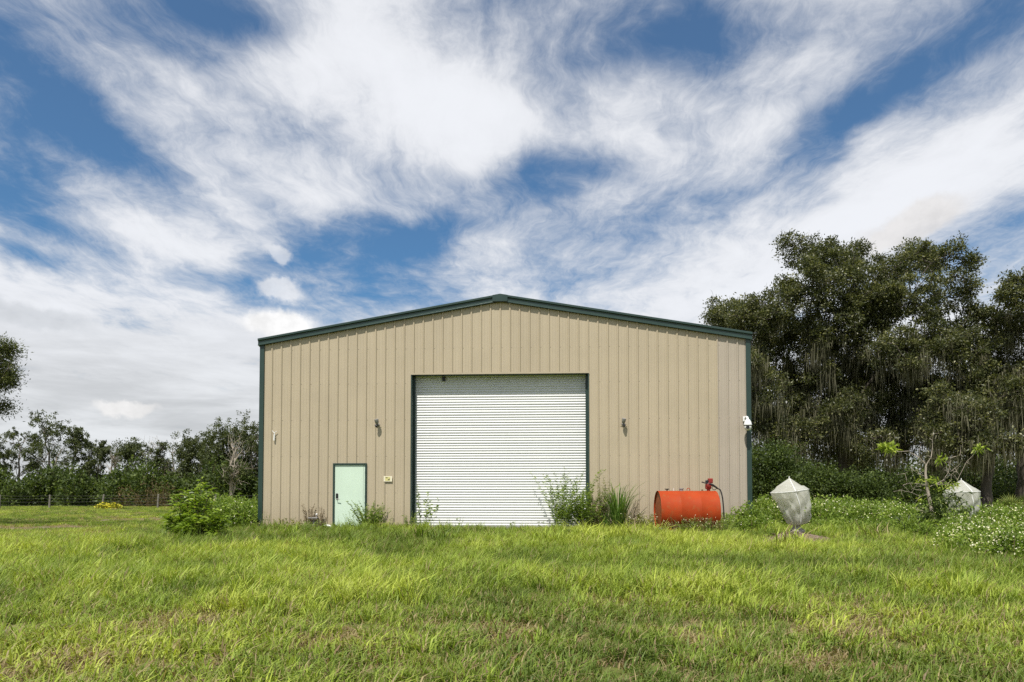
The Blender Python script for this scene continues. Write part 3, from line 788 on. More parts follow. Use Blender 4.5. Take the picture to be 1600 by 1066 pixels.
# ------------------------------------------------------------------ live oaks with Spanish moss
def oak(name, label, base, trunk_top, trunk_r, lobes, leaf=(0.17, 0.085), dens=1.0, moss=1.0, mats=('bark', 'oak_leaf', 'moss'), tufts=3):
    base = np.asarray(base, float)
    t = thing(name, label, 'tree', base)
    lb = [(np.asarray(c, float) - base, r) for c, r in lobes]
    tt = np.asarray(trunk_top, float) - base
    tm, bm = MB(), MB()
    P = limb(tm, (0, 0, -0.3), tt, trunk_r * 1.25, trunk_r * 0.8, 0, 0.25, 9, 12)
    for a in np.linspace(0, 6.28, 7)[:-1]:
        tm.tube([(math.cos(a) * trunk_r * 1.9, math.sin(a) * trunk_r * 1.9, -0.25), (math.cos(a) * trunk_r * 1.1, math.sin(a) * trunk_r * 1.1, 0.25), (math.cos(a) * trunk_r * 0.6, math.sin(a) * trunk_r * 0.6, 1.2)], [trunk_r * 0.35, trunk_r * 0.42, trunk_r * 0.3], 6)
    tm.build('trunk', M[mats[0]], t, smooth=True)
    leaves, strands = [], []
    nodes = [tt] + [P[k] for k in (5, 6, 7)]
    order = sorted(lb, key=lambda q: np.linalg.norm(q[0] - tt))
    done = [(tt, trunk_r * 0.7)]
    extra = []
    for c, r in lb:                                        # side tufts that break the outline of each bough
        for _ in range(tufts):
            q = unit(rng.normal(size=3)); q[2] = q[2] * 0.8 + 0.1
            extra.append((c + q * r * rng.uniform(0.9, 1.3), rng.uniform(0.45, 0.85) if tufts > 1 else 0.3))
    order = order + extra
    for c, r in order:
        # limb from the nearest thing already grown that lies towards the trunk
        best = min(done, key=lambda q: np.linalg.norm(q[0] - c) + 0.35 * np.linalg.norm(q[0] - tt))
        r1 = max(0.05, best[1] * 0.62)
        Q = limb(bm, best[0], c, best[1] * 0.8, r1 * 0.55, 0.04, 0.7, 8, 6)
        done.append((Q[5], r1)); done.append((c, r1 * 0.6))
        k = int(22 * dens * r ** 1.75)
        dr = unit(rng.normal(size=(k, 3)))
        rad = r * rng.uniform(0.02, 1.0, (k, 1)) ** 0.42
        wv = 1 + 0.45 * (rng.random((k, 1)) - 0.5)
        sub = c + dr * rad * wv * np.array([1.0, 1.0, 0.95])
        for q, s in enumerate(sub):
            sr = rng.uniform(0.20, 0.46)
            if rad[q, 0] > 0.8 * r and rng.random() < 0.5: limb(bm, s, s + unit(s - c) * rng.uniform(0.3, 0.75) + np.array([0, 0, 0.2]), 0.014, 0.004, 0, 0.8, 4, 3)
            if q % 2 == 0: limb(bm, c + (s - c) * 0.15, s + (s - c) * 0.08, 0.035, 0.008, 0.03, 0.9, 5, 3)
            n = int(rng.uniform(45, 105))
            off = rng.normal(size=(n, 3)) * sr * np.array([0.62, 0.62, 0.42])
            pos = s + off
            d = rng.normal(size=(n, 3)) + unit(off) * 0.8 + np.array([0, 0, 0.15]) + unit(s - c) * 0.4
            v, f = leaf_geo(pos, d, rng.uniform(0.7, 1.3, n) * leaf[0], rng.uniform(0.7, 1.3, n) * leaf[1])
            leaves.append((v, f, np.clip(rng.normal(0.42 + rng.uniform(-0.16, 0.16), 0.2, n), 0, 1)))
            lowness = (c[2] - s[2]) / r
            if rng.random() < moss * (0.26 + 0.34 * lowness) * sstep(13.5, 7.5, (c + base)[2]):
                m = int(rng.uniform(40, 90)); ln = rng.uniform(0.6, 2.2) * rng.uniform(0.15, 1.0, m) ** 1.3
                p0 = s + rng.normal(size=(m, 3)) * np.array([0.26, 0.26, 0.22])
                a = rng.uniform(0, 6.28, m); sd_ = np.stack([np.cos(a), np.sin(a), 0 * a], 1); w = rng.uniform(0.010, 0.030, m)[:, None]
                sw = rng.normal(size=(m, 3)) * np.array([0.045, 0.045, 0])
                v = np.stack([p0 - sd_ * w, p0 + sd_ * w, p0 + sw + sd_ * w * 0.75 - np.outer(ln * 0.5, [0, 0, 1]), p0 + sw * 1.6 - np.outer(ln, [0, 0, 1])], 1)
                strands.append((v.reshape(-1, 3), np.arange(m * 4).reshape(m, 4), np.clip(rng.normal(rng.uniform(0.3, 0.7), 0.16, m), 0, 1)))
    br = bm.build('branches', M[mats[0]], t, smooth=False); br['kind'] = 'stuff'
    leaf_obj('crown', leaves, M[mats[1]], t, 'stuff')
    if strands: leaf_obj('hanging_moss', strands, M[mats[2]], t, 'stuff')
    return t


def lobe(px, py, Y, r): return (at(px, py, Y), r)


YA, YB = 46.0, 43.0
la = [(1118, 516, 1.1), (1145, 500, 1.2), (1128, 522, 1.6), (1165, 495, 1.6), (1205, 480, 1.7), (1180, 545, 1.8), (1190, 605, 1.7), (1232, 540, 1.9), (1255, 398, 1.25), (1290, 395, 1.0), (1245, 450, 1.0), (1320, 435, 1.5),
      (1300, 490, 1.9), (1275, 570, 1.9), (1262, 640, 1.7), (1365, 440, 1.3), (1350, 500, 1.6), (1345, 570, 1.7), (1400, 425, 1.2), (1440, 405, 1.2), (1478, 400, 1.2), (1425, 470, 1.7),
      (1470, 465, 1.5), (1410, 545, 1.6), (1462, 540, 1.8), (1505, 515, 1.5), (1330, 640, 1.8), (1215, 650, 1.5), (1440, 610, 1.7), (1500, 590, 1.7), (1390, 640, 1.6), (1470, 655, 1.5), (1190, 660, 1.2), (1240, 685, 1.2), (1290, 690, 1.2), (1345, 690, 1.2), (1395, 690, 1.1), (1455, 690, 1.1), (1510, 650, 1.2), (1540, 610, 1.3), (1380, 490, 1.2), (1215, 520, 1.4), (1280, 525, 1.4), (1240, 600, 1.5), (1320, 600, 1.4), (1335, 412, 0.9), (1285, 450, 1.3), (1390, 470, 1.4), (1330, 535, 1.5), (1385, 590, 1.5), (1345, 470, 1.2), (1430, 555, 1.4), (1515, 560, 1.4), (1160, 570, 1.3), (1450, 640, 1.3), (1300, 655, 1.4)]
oak('oak_tree', 'tall moss-hung live oak rising behind the right corner of the building', (*gpx(1318, YA)[:2], gpx(1318, YA)[2]), at(1322, 665, YA), 0.55,
    [lobe(x, y, YA + rng.uniform(-3.5, 3.5), r) for x, y, r in la], dens=0.9, moss=1.25)
lb_ = [(1592, 455, 1.2), (1628, 440, 1.5), (1555, 500, 1.3), (1600, 505, 1.7), (1650, 500, 2.0), (1545, 560, 1.6), (1590, 580, 1.8), (1640, 590, 2.0), (1700, 470, 2.2), (1700, 580, 2.2), (1555, 625, 1.6), (1610, 640, 1.6), (1660, 660, 1.6), (1760, 540, 2.2)]
oak('oak_tree', 'moss-hung live oak cut by the right edge of the photo', gpx(1612, YB), at(1606, 640, YB), 0.5,
    [lobe(x, y, YB + rng.uniform(-3, 3), r) for x, y, r in lb_], moss=1.4, dens=0.95)
lc = [(1500, 640, 1.2), (1525, 655, 1.1), (1470, 665, 1.1), (1545, 690, 1.0), (1495, 690, 1.0)]
oak('oak_tree', 'small leaning oak with dark trunk between the two larger oaks', gpx(1536, 38.0), at(1552, 700, 38.0), 0.26,
    [lobe(x, y, 38 + rng.uniform(-1.5, 1.5), r) for x, y, r in lc], moss=1.2, dens=0.8)
# the tree that only reaches in from the left edge
ld = [(-8, 548, 0.42), (8, 540, 0.32), (6, 575, 0.45), (10, 598, 0.42), (-14, 600, 0.5), (-6, 638, 0.35), (-40, 575, 0.9), (-75, 545, 1.2), (-70, 610, 1.1), (-110, 570, 1.3)]
oak('willow_oak_tree', 'tree with drooping leafy branches reaching in at the left edge', gpx(-95, 30.0), at(-85, 650, 30.0), 0.22,
    [lobe(x, y, 30 + rng.uniform(-1.0, 1.0), r) for x, y, r in ld], leaf=(0.13, 0.04), moss=0.0, dens=3.0, tufts=1, mats=('grey_bark', 'willow_leaf', 'moss'))


# ------------------------------------------------------------------ far trees, thickets
def far_tree(px, top, wpx, Y, style, label, lean=0.0):
    b = gpx(px, Y); b[2] = 0.0
    sc = Y / FPX
    H = CAMH + (HOR - top) * sc; Wd = wpx * sc / 2
    t = thing('field_tree', label, 'tree', b, 0, 'trees along the far edge of the pasture')
    tm = MB(); r = 0.09 + 0.012 * H
    tp = np.array([lean * H * 0.3, 0, H * 0.86])
    limb(tm, (0, 0, -0.2), tp, r, 0.04, 0, 0.35, 8, 7)
    parts = []
    zlo = {'clumpy': 0.38, 'dense': 0.15, 'bare': 0.35, 'column': 0.2}[style]
    nl = {'clumpy': 19, 'dense': 32, 'bare': 20, 'column': 20}[style]
    for k in range(nl):
        zz = rng.uniform(zlo, 1.0) if k else 0.98
        env = {'clumpy': 0.55 + 0.75 * math.sin(math.pi * (zz - zlo) / (1.02 - zlo)), 'dense': 1.05 - 0.55 * zz, 'bare': 0.9, 'column': 0.9 - 0.5 * zz}[style]
        a = rng.uniform(0, 6.28); rr = Wd * env * rng.uniform(0.25, 1.0)
        c = np.array([math.cos(a) * rr + lean * H * 0.3 * zz, math.sin(a) * rr, H * zz])
        st = np.array([lean * H * 0.3 * zz * 0.8, 0, max(0.6, H * (zz - rng.uniform(0.08, 0.22)))])
        limb(tm, st, c, 0.05, 0.012, 0.03, 0.9, 6, 4)
        if style == 'bare':
            for _ in range(5):
                limb(tm, c - (c - st) * rng.uniform(0.1, 0.6), c + rng.normal(size=3) * 0.7 + np.array([0, 0, 0.5]), 0.022, 0.008, 0, 1.2, 4, 3)
            if rng.random() < 0.65: continue
        R_ = rng.uniform(0.40, 0.72) * (0.72 if style != 'dense' else 1.15) * min(1.2, H / 8)
        for q in range(11):
            s = c + rng.normal(size=3) * R_ * np.array([1.0, 1.0, 0.85])
            n = int(rng.uniform(14, 34)); off = rng.normal(size=(n, 3)) * R_ * 0.24
            v, f = leaf_geo(s + off, rng.normal(size=(n, 3)) + np.array([0, 0, 0.2]), rng.uniform(0.14, 0.32, n), rng.uniform(0.07, 0.14, n))
            parts.append((v, f, np.clip(rng.normal(0.40 + rng.uniform(-0.16, 0.16), 0.18, n), 0, 1)))
    tm.build('trunk', M['pale_bark'] if style == 'bare' else M['grey_bark'], t)
    if parts: leaf_obj('crown', parts, M['far_leaf'], t, 'stuff')


YT = 82.0
for a in ((-12, 690, 60, 80, 'clumpy', 'tree at the left edge of the far tree line'),
          (30, 678, 62, 82, 'clumpy', 'round-headed tree, leftmost whole tree of the far tree line'),
          (66, 657, 52, 80, 'clumpy', 'tallest clumpy tree at the left of the far tree line'),
          (84, 700, 40, 86, 'bare', 'thin half-bare tree right of the tallest far tree'),
          (116, 674, 34, 80, 'column', 'narrow pointed tree, second tallest at the left of the tree line'),
          (139, 692, 28, 82, 'column', 'small narrow tree right of the pointed far tree'),
          (157, 697, 34, 80, 'clumpy', 'small bushy tree near the middle of the left tree line'),
          (180, 700, 40, 88, 'bare', 'pale leafless tree behind the yellow flowering clump'),
          (204, 696, 50, 82, 'dense', 'broad olive tree in the middle of the far tree line'),
          (232, 697, 46, 86, 'bare', 'bare crooked tree left of the leafy bush'),
          (252, 705, 34, 84, 'clumpy', 'thin-crowned tree above the brown brush pile'),
          (268, 697, 40, 84, 'bare', 'twisted white-barked tree above the leafy bush'),
          (292, 690, 44, 78, 'dense', 'dense tree directly above the leafy bush'),
          (310, 690, 30, 84, 'clumpy', 'slim tree just right of the dense tree above the bush'),
          (326, 682, 34, 76, 'column', 'slender tree with a light trunk in the right of the far row'),
          (345, 670, 44, 74, 'dense', 'tall dense tree a little left of the building'),
          (366, 690, 40, 68, 'bare', 'dead grey tree standing in front of the trees left of the building'),
          (378, 672, 44, 76, 'dense', 'tall dense tree close to the left wall of the building'),
          (400, 664, 46, 74, 'clumpy', 'tall tree partly hidden by the left corner of the building'),
          (425, 672, 50, 78, 'dense', 'tree mostly hidden behind the left corner of the building')):
    far_tree(*a, lean=rng.uniform(-0.15, 0.15))


def thicket(name, label, spots, mat, leaf, nleaf, flowers=0, fl_size=0.05, fl_mat='flower', cat='thicket', spread_=0.55, flower_up=0.85):
    """spots: (x, y, ground z, radius, height): mounds of leaves that read as one mass"""
    parts, fl, tw = [], [], MB()
    for x, y, z, r, h in spots:
        n = int(nleaf * r * (h + r) )
        dr = unit(rng.normal(size=(n, 3))); dr[:, 2] = np.abs(dr[:, 2])
        rad = rng.uniform(0, 1, (n, 1)) ** 0.45
        lump = 1 + 0.5 * (vnoise(dr[:, 0] * 3 + x * 7, dr[:, 1] * 3 + dr[:, 2] * 3 + y * 5, 1.0, 17, 2)[:, None] - 0.45)
        pos = np.array([x, y, z]) + dr * rad * lump * np.array([r, r, h])
        d = rng.normal(size=(n, 3)) * 0.9 + dr * 0.7 + np.array([0, 0, 0.25])
        v, f = leaf_geo(pos, d, rng.uniform(0.6, 1.3, n) * leaf[0], rng.uniform(0.6, 1.3, n) * leaf[1])
        base = vnoise(pos[:, 0] * 1.0, pos[:, 1] * 1.0 + pos[:, 2] * 1.3, max(0.25, r * 0.3), 5, 2)
        parts.append((v, f, np.clip(base * 0.8 + rng.normal(0.05, 0.16, n), 0, 1)))
        for _ in range(max(2, int(3 * r))):
            e = np.array([x, y, z]) + np.array([rng.uniform(-0.7, 0.7) * r, rng.uniform(-0.7, 0.7) * r, h * rng.uniform(0.6, 1.0)])
            limb(tw, (x + rng.uniform(-0.3, 0.3) * r, y + rng.uniform(-0.3, 0.3) * r, z - 0.1), e, 0.012 + 0.01 * h, 0.005, 0, 0.6, 4, 3)
        m = int(flowers * r * r)
        if m:
            dr = unit(rng.normal(size=(m, 3))); dr[:, 2] = np.abs(dr[:, 2])
            pos = np.array([x, y, z]) + dr * np.array([r, r, h]) * rng.uniform(flower_up, 1.10, (m, 1))
            fl.append(flower_geo(pos, fl_size))
    o = thing(name, label, cat, (spots[0][0], spots[0][1], spots[0][2])); o['kind'] = 'stuff'
    org = np.array(spots[0][:3])
    parts = [(v - org, f, a) for v, f, a in parts]; fl = [(v - org, f, a) for v, f, a in fl]
    leaf_obj('leaves', parts, M[mat], o, 'stuff')
    tw.v = [tuple(np.array(p) - org) for p in tw.v]
    tag(tw.build('stems', M['twig'], o), kind='stuff')
    if fl: leaf_obj('flowers', fl, M[fl_mat], o, 'stuff')
    return o


def flower_geo(pos, size):
    """small six-sided heads, two quads each, tipped towards the light"""
    m = len(pos)
    nrm = unit(rng.normal(size=(m, 3)) * 0.55 + np.array([-0.2, -0.5, 0.8]))
    a = unit(np.cross(nrm, rng.normal(size=(m, 3)))); b = np.cross(nrm, a)
    s = (size * rng.uniform(0.6, 1.2, m) / 2)[:, None]
    hx = [pos + (a * math.cos(t) + b * math.sin(t)) * s for t in np.arange(6) * math.pi / 3]
    v = np.stack(hx, 1).reshape(-1, 3); i = np.arange(m)[:, None] * 6
    f = np.concatenate([i + np.array([0, 1, 2, 3]), i + np.array([0, 3, 4, 5])])
    return v, f, np.tile(np.clip(rng.normal(0.6, 0.25, m), 0, 1), 2)


sp = []
for px in np.arange(-200, 470, 9.0):
    Y = rng.uniform(70, 77); X = (px - 800) / FPX * Y
    topy = 735 + 9 * math.sin(px * 0.05) + rng.uniform(-9, 9) - (12 if px > 330 else 0)
    hh = CAMH + (HOR - topy) * Y / FPX
    sp.append((X, Y, 0.0, rng.uniform(1.0, 1.9), hh))
thicket('field_thicket', 'dark green thicket running below the far trees behind the wire fence', sp, 'thicket_leaf', (0.34, 0.20), 120)
sp = []
for px in np.arange(1160, 1700, 13.0):
    Y = rng.uniform(48, 56); X = (px - 800) / FPX * Y
    topy = 714 + 14 * math.sin(px * 0.031 + 1) + rng.uniform(-14, 14) - (22 if px < 1260 else 0)
    sp.append((X, Y, 0.0, rng.uniform(1.0, 1.7), CAMH + (HOR - topy) * Y / FPX))
thicket('shade_thicket', 'shaded green thicket under the moss-hung oaks', sp, 'thicket_leaf', (0.24, 0.13), 150)
# behind everything, a far wood closes the view under the oaks
sp = []
for px in np.arange(1120, 1760, 26.0):
    Y = rng.uniform(84, 92); X = (px - 800) / FPX * Y
    sp.append((X, Y, 0.0, rng.uniform(2.0, 3.2), CAMH + (HOR - rng.uniform(690, 712)) * Y / FPX))
thicket('far_wood', 'distant dark wood seen under the oak canopy', sp, 'far_leaf', (0.5, 0.28), 42, cat='wood')

# understory bushes right of the building, one by one
for px, top, Y, r, lab in ((1198, 690, 37, 1.35, 'tall dark green bush just right of the building corner'), (1228, 712, 36, 1.2, 'rounded dark bush behind the white tree cover'),
                           (1262, 735, 38, 1.1, 'low dark bush right of the white tree cover under the oak'), (1310, 742, 37, 1.2, 'low shaded bush below the big oak trunk'),
                           (1362, 748, 36, 1.1, 'low shaded bush behind the pale young tree'), (1420, 745, 37, 1.2, 'shaded bush left of the second tree cover')):
    b = gpx(px, Y)
    hh = CAMH + (HOR - top) * Y / FPX - b[2]
    t = thing('shade_bush', lab, 'bush', b, 0, 'bushes under the oaks')
    parts = []; tw = MB()
    for k in range(16):
        zz = rng.uniform(0.15, 0.92); a = rng.uniform(0, 6.28); rr = r * rng.uniform(0.1, 0.8) * (1.1 - 0.6 * zz)
        c = np.array([math.cos(a) * rr, math.sin(a) * rr, hh * zz])
        limb(tw, (rng.uniform(-.2, .2), rng.uniform(-.2, .2), -0.05), c, 0.03, 0.01, 0.05, 0.6, 5, 4)
        for q in range(7):
            s = c + rng.normal(size=3) * 0.34; n = 60
            v, f = leaf_geo(s + rng.normal(size=(n, 3)) * 0.2, rng.normal(size=(n, 3)) + np.array([0, 0, .3]), rng.uniform(0.09, 0.19, n), rng.uniform(0.05, 0.09, n))
            parts.append((v, f, np.clip(rng.normal(0.4 + rng.uniform(-.18, .18), 0.18, n), 0, 1)))
    tw.build('stems', M['twig'], t); leaf_obj('foliage', parts, M['thicket_leaf'], t, 'stuff')

# ------------------------------------------------------------------ wire fence across the pasture
FY = 63.0
p0 = gpx(78, FY)
t = thing('wire_fence', 'wire fence on weathered wooden posts across the far pasture', 'fence', (p0[0], FY, 0))
FX = []
for k, px in enumerate((-235, -160, -80, 0, 78, 160, 247, 338, 420)):
    X = (px - 800) / FPX * FY - p0[0]; z = float(gz(X + p0[0], FY)); lean = {160: 0.16, 247: 0.06, 78: 0.03}.get(px, rng.uniform(-0.05, 0.05))
    FX.append((X, z))
    MB().tube([(X, 0, z - 0.3), (X + lean * 0.5, 0, z + 0.6), (X + lean, 0.02, z + 1.27)], [0.085, 0.08, 0.07], 9).build('post', M['post'], t)
for hz in (0.35, 0.65, 0.93, 1.18):
    mb = MB(); pts = []
    for (xa, za), (xb, zb) in zip(FX, FX[1:]):
        for q in range(5):
            s = q / 5; pts.append((xa + (xb - xa) * s, -0.08, za + (zb - za) * s + hz - 0.05 * math.sin(math.pi * s)))
    mb.tube(pts, 0.006, 5); mb.build('wire', M['wire'], t)

# yellow flowering clump by the fence
p = gpx(172, 60.0)
thicket('yellow_flower_clump', 'low bright yellow flowering clump beside the pasture fence', [(p[0] + d, p[1] + e, p[2], 0.65, 0.55) for d, e in ((-0.5, 0), (0, .3), (0.45, -.1))], 'weed_yellow', (0.16, 0.08), 260, 380, 0.14, 'yellow_flower', 'flowers', flower_up=0.6)
# felled brush
p = gpx(232, 67.0)
thicket('brush_pile', 'brown dry brush pile in front of the far trees', [(p[0] + d, p[1] + e, p[2], 1.5, h_) for d, e, h_ in ((-2.0, 0, 2.0), (0, .5, 2.9), (1.7, 0, 2.3))], 'weed_brown', (0.4, 0.05), 60, cat='brush')


# ------------------------------------------------------------------ plants close by
def stem_plant(name, label, cat, base, stems, mat, leaf, per, height, lean, group=None, wood='weed', woodr=0.006, leafdir=0.4, start=0.15, droop=0.15, flowers=0, whorl=False, taper=True):
    """stems: how many; per: leaves on each; height, lean: ranges"""
    t = thing(name, label, cat, base, 0, group)
    tm = MB(); parts, fl = [], []
    for k in range(stems):
        a = rng.uniform(0, 6.28); h_ = rng.uniform(*height); ln = rng.uniform(*lean) * h_
        r0 = rng.uniform(0, 0.12 + 0.02 * stems ** 0.5)
        b = np.array([math.cos(a) * r0, math.sin(a) * r0, -0.04]); e = np.array([math.cos(a) * (r0 + ln), math.sin(a) * (r0 + ln), h_])
        P = bezier(b, (b + e) / 2 + np.array([-math.cos(a) * ln * 0.25, -math.sin(a) * ln * 0.25, 0.1 * h_]), e, 9)
        tm.tube([tuple(q) for q in P], list(np.linspace(woodr, woodr * 0.35, 9)), 4, cap=False)
        n = max(3, int(per * h_ / height[1]))
        s = rng.uniform(start, 1.0, n) if not whorl else np.clip(np.repeat(np.linspace(start, 1.0, max(2, n // 6)), 6)[:n] + rng.normal(0, 0.01, min(n, max(2, n // 6) * 6)), 0, 1)
        n = len(s)
        i = np.clip((s * 8).astype(int), 0, 7); fr = (s * 8 - i)[:, None]
        pos = P[i] * (1 - fr) + P[i + 1] * fr
        th = rng.uniform(0, 6.28, n)
        d = np.stack([np.cos(th), np.sin(th), np.full(n, leafdir)], 1) + rng.normal(size=(n, 3)) * 0.25
        sz = (1.15 - 0.55 * s) if taper else np.ones(n)
        v, f = leaf_geo(pos, d, leaf[0] * sz * rng.uniform(0.65, 1.25, n), leaf[1] * sz * rng.uniform(0.7, 1.2, n), 0.2, droop)
        parts.append((v, f, np.clip(rng.normal(0.5 + rng.uniform(-0.2, 0.2), 0.2, n), 0, 1)))
        if flowers and rng.random() < flowers:
            fl.append(flower_geo(P[-1] + rng.normal(size=(2, 3)) * 0.04, 0.026))
    wm = M['twig'] if wood == 'twig' else stem_m
    tm.build('stems', wm, t)
    leaf_obj('foliage', parts, M[mat], t, 'stuff')
    if fl: leaf_obj('flowers', fl, M['flower'], t, 'stuff')
    return t


stem_m = plain('green_stem', (0.16, 0.19, 0.06), 0.6, var=0.3)


def wp(px, off):
    """foot of a plant in column px, standing 'off' metres out from the front wall"""
    u, _ = wall_u(px, 800)
    q = to_world(u, -off); q[2] = float(gz(q[0], q[1])); return q


W_ = 'weeds along the front wall'
stem_plant('wall_weed', 'few thin dark weed stalks at the left corner of the front wall', 'weed', wp(418, 0.25), 7, 'weed', (0.09, 0.035), 10, (0.3, 0.6), (0.05, 0.35), W_)
stem_plant('wall_weed', 'low yellow-green weeds at the wall between left corner and tap', 'weed', wp(446, 0.25), 16, 'weed_yellow', (0.08, 0.045), 12, (0.2, 0.42), (0.1, 0.6), W_)
stem_plant('wall_weed', 'low yellowish weeds just left of the tap', 'weed', wp(463, 0.25), 14, 'weed_yellow', (0.08, 0.045), 12, (0.2, 0.40), (0.1, 0.6), W_)
stem_plant('wall_weed', 'brown dry upright stalks behind the tap', 'weed', wp(484, 0.12), 16, 'weed_brown', (0.07, 0.025), 24, (0.5, 0.85), (0.05, 0.25), W_, wood='twig')
stem_plant('wall_weed', 'brown spiky stalks between tap and walk door', 'weed', wp(505, 0.15), 12, 'weed_brown', (0.06, 0.025), 26, (0.35, 0.75), (0.05, 0.25), W_, wood='twig')
stem_plant('wall_weed', 'low green weeds below the tap', 'weed', wp(492, 0.35), 14, 'weed', (0.09, 0.045), 12, (0.15, 0.34), (0.2, 0.8), W_)
stem_plant('wall_bush', 'bushy green weed covering the lower right of the walk door', 'weed', wp(584, 0.45), 60, 'weed', (0.09, 0.048), 36, (0.45, 0.92), (0.15, 0.8), W_)
stem_plant('wall_weed', 'thin green seedling stalks in front of the mint door', 'weed', wp(558, 0.45), 10, 'weed', (0.07, 0.045), 14, (0.3, 0.6), (0.2, 0.6), W_)
stem_plant('wall_weed', 'scraggly weeds right of the door bush', 'weed', wp(606, 0.3), 12, 'weed', (0.07, 0.03), 14, (0.3, 0.65), (0.1, 0.5), W_)
stem_plant('wall_weed', 'green weeds at the left jamb of the roll-up door', 'weed', wp(641, 0.2), 22, 'weed', (0.08, 0.04), 16, (0.25, 0.6), (0.1, 0.6), W_)
stem_plant('wall_weed', 'tall thin leafy stalk before the left side of the roll-up door', 'weed', wp(661, 0.30), 3, 'weed', (0.12, 0.065), 34, (1.05, 1.38), (0.02, 0.08), W_, start=0.3)
stem_plant('wall_weed', 'shorter leafy stalk right of the tall thin one at the roll-up door', 'weed', wp(676, 0.30), 4, 'weed', (0.13, 0.075), 26, (0.6, 0.98), (0.05, 0.25), W_, start=0.35)
stem_plant('wall_weed', 'low weeds under the two leafy stalks at the roll-up door', 'weed', wp(664, 0.35), 26, 'weed', (0.08, 0.04), 12, (0.15, 0.42), (0.2, 0.8), W_)
for px, h_, lab in ((699, 0.45, 'small sprig at the roll-up door, third plant from its left jamb'), (718, 0.42, 'small bent sprig at the roll-up door right of the third plant'), (804, 0.32, 'tiny sprig at the middle of the roll-up door'), (847, 0.30, 'tiny sprig left of the feathery weed at the roll-up door')):
    stem_plant('wall_weed', lab, 'weed', wp(px, 0.25), 3, 'weed', (0.09, 0.05), 8, (h_ * 0.6, h_), (0.1, 0.35), W_)
stem_plant('feathery_weed', 'wide feathery light green weed before the right of the roll-up door', 'weed', wp(880, 0.5), 46, 'weed', (0.14, 0.038), 64, (0.7, 1.9), (0.12, 0.6), W_, start=0.2)
stem_plant('feathery_weed', 'dense bright green weed at the right jamb of the roll-up door', 'weed', wp(912, 0.4), 52, 'weed', (0.13, 0.042), 52, (0.5, 1.5), (0.1, 0.6), W_, start=0.3)
stem_plant('wall_weed', 'tall brownish spiky weed just right of the roll-up door', 'weed', wp(938, 0.35), 12, 'weed_yellow', (0.10, 0.03), 60, (0.9, 1.72), (0.02, 0.16), W_)
stem_plant('wall_weed', 'dry brown tangle of stalks between spiky weed and cane grass', 'weed', wp(935, 0.3), 30, 'weed_brown', (0.12, 0.022), 16, (0.4, 1.1), (0.05, 0.35), W_, wood='twig')
stem_plant('wall_weed', 'thin dry seed stalks standing right of the cane grass', 'weed', wp(988, 0.25), 14, 'weed_brown', (0.06, 0.02), 26, (0.5, 0.95), (0.02, 0.2), W_, wood='twig')
stem_plant('wall_weed', 'yellow-green leafy weeds left of the tank', 'weed', wp(992, 0.9), 46, 'weed_yellow', (0.08, 0.04), 18, (0.3, 0.62), (0.2, 0.9), W_, flowers=0.5)
stem_plant('wall_weed', 'yellow-green weeds touching the left end of the tank', 'weed', wp(1010, 1.0), 30, 'weed_yellow', (0.08, 0.04), 18, (0.25, 0.5), (0.2, 0.8), W_, flowers=0.5)
for px, off, lab, mt in ((1040, 1.95, 'reddish dry stalks below the left half of the tank', 'weed_red'), (1066, 1.95, 'reddish dry stalks below the middle of the tank', 'weed_red'), (1090, 1.95, 'reddish dry stalks below the right half of the tank', 'weed_red'),
                         (1052, 2.1, 'green weeds with white buds below the tank', 'weed'), (1079, 2.15, 'green weeds below the tank near its right skid', 'weed'), (1106, 2.05, 'green weeds covering the right skid of the tank', 'weed')):
    stem_plant('tank_weed', lab, 'weed', wp(px, off), 46, mt, (0.08, 0.028), 15, (0.2, 0.52), (0.1, 0.9), 'weeds under the tank', flowers=0.25)

# cane grass: long arching blades
def cane(label, base, n, hmin, hmax, mat='cane', name='cane_grass', group=None, w=0.022):
    t = thing(name, label, 'grass clump', base, 0, group)
    V, F, A = [], [], []; o = 0
    for k in range(n):
        a = rng.uniform(0, 6.28); L = rng.uniform(hmin, hmax); ln = rng.uniform(0.05, 0.55) * L; r0 = rng.uniform(0, 0.22)
        b = np.array([math.cos(a) * r0, math.sin(a) * r0, -0.03]); tip = b + np.array([math.cos(a) * ln * 1.5, math.sin(a) * ln * 1.5, L * rng.uniform(0.55, 0.95)])
        P = bezier(b, b + np.array([math.cos(a) * ln * 0.35, math.sin(a) * ln * 0.35, L * 1.0]), tip, 8)
        sd_ = np.array([-math.sin(a), math.cos(a), 0]) * w * rng.uniform(0.6, 1.2)
        wid = np.array([0.7, 1, 1, 0.95, 0.8, 0.6, 0.35, 0.03])[:, None] / 2
        v = np.concatenate([P - sd_ * wid, P + sd_ * wid]); V.append(v)
        i = np.arange(7); F.append(np.stack([i, i + 8, i + 9, i + 1], 1) + o); o += 16; A.append(np.full(7, np.clip(rng.normal(0.5, 0.22), 0, 1)))
    ob = np_mesh('blades', np.concatenate(V), np.concatenate(F), M[mat], t, fattr={'v': np.concatenate(A)}); ob['kind'] = 'stuff'
    MB().lathe([(0.16, -0.05), (0.13, 0.05), (0.05, 0.12), (0, 0.13)], (0, 0, 0), 'z', 10).build('root_crown', M['twig'], t)
    return t


cane('tall arching cane grass against the wall right of the roll-up door', wp(963, 0.6), 190, 0.6, 1.8)
cane('small tuft of cane grass at the foot of the spiky weed', wp(944, 0.7), 40, 0.4, 0.8)

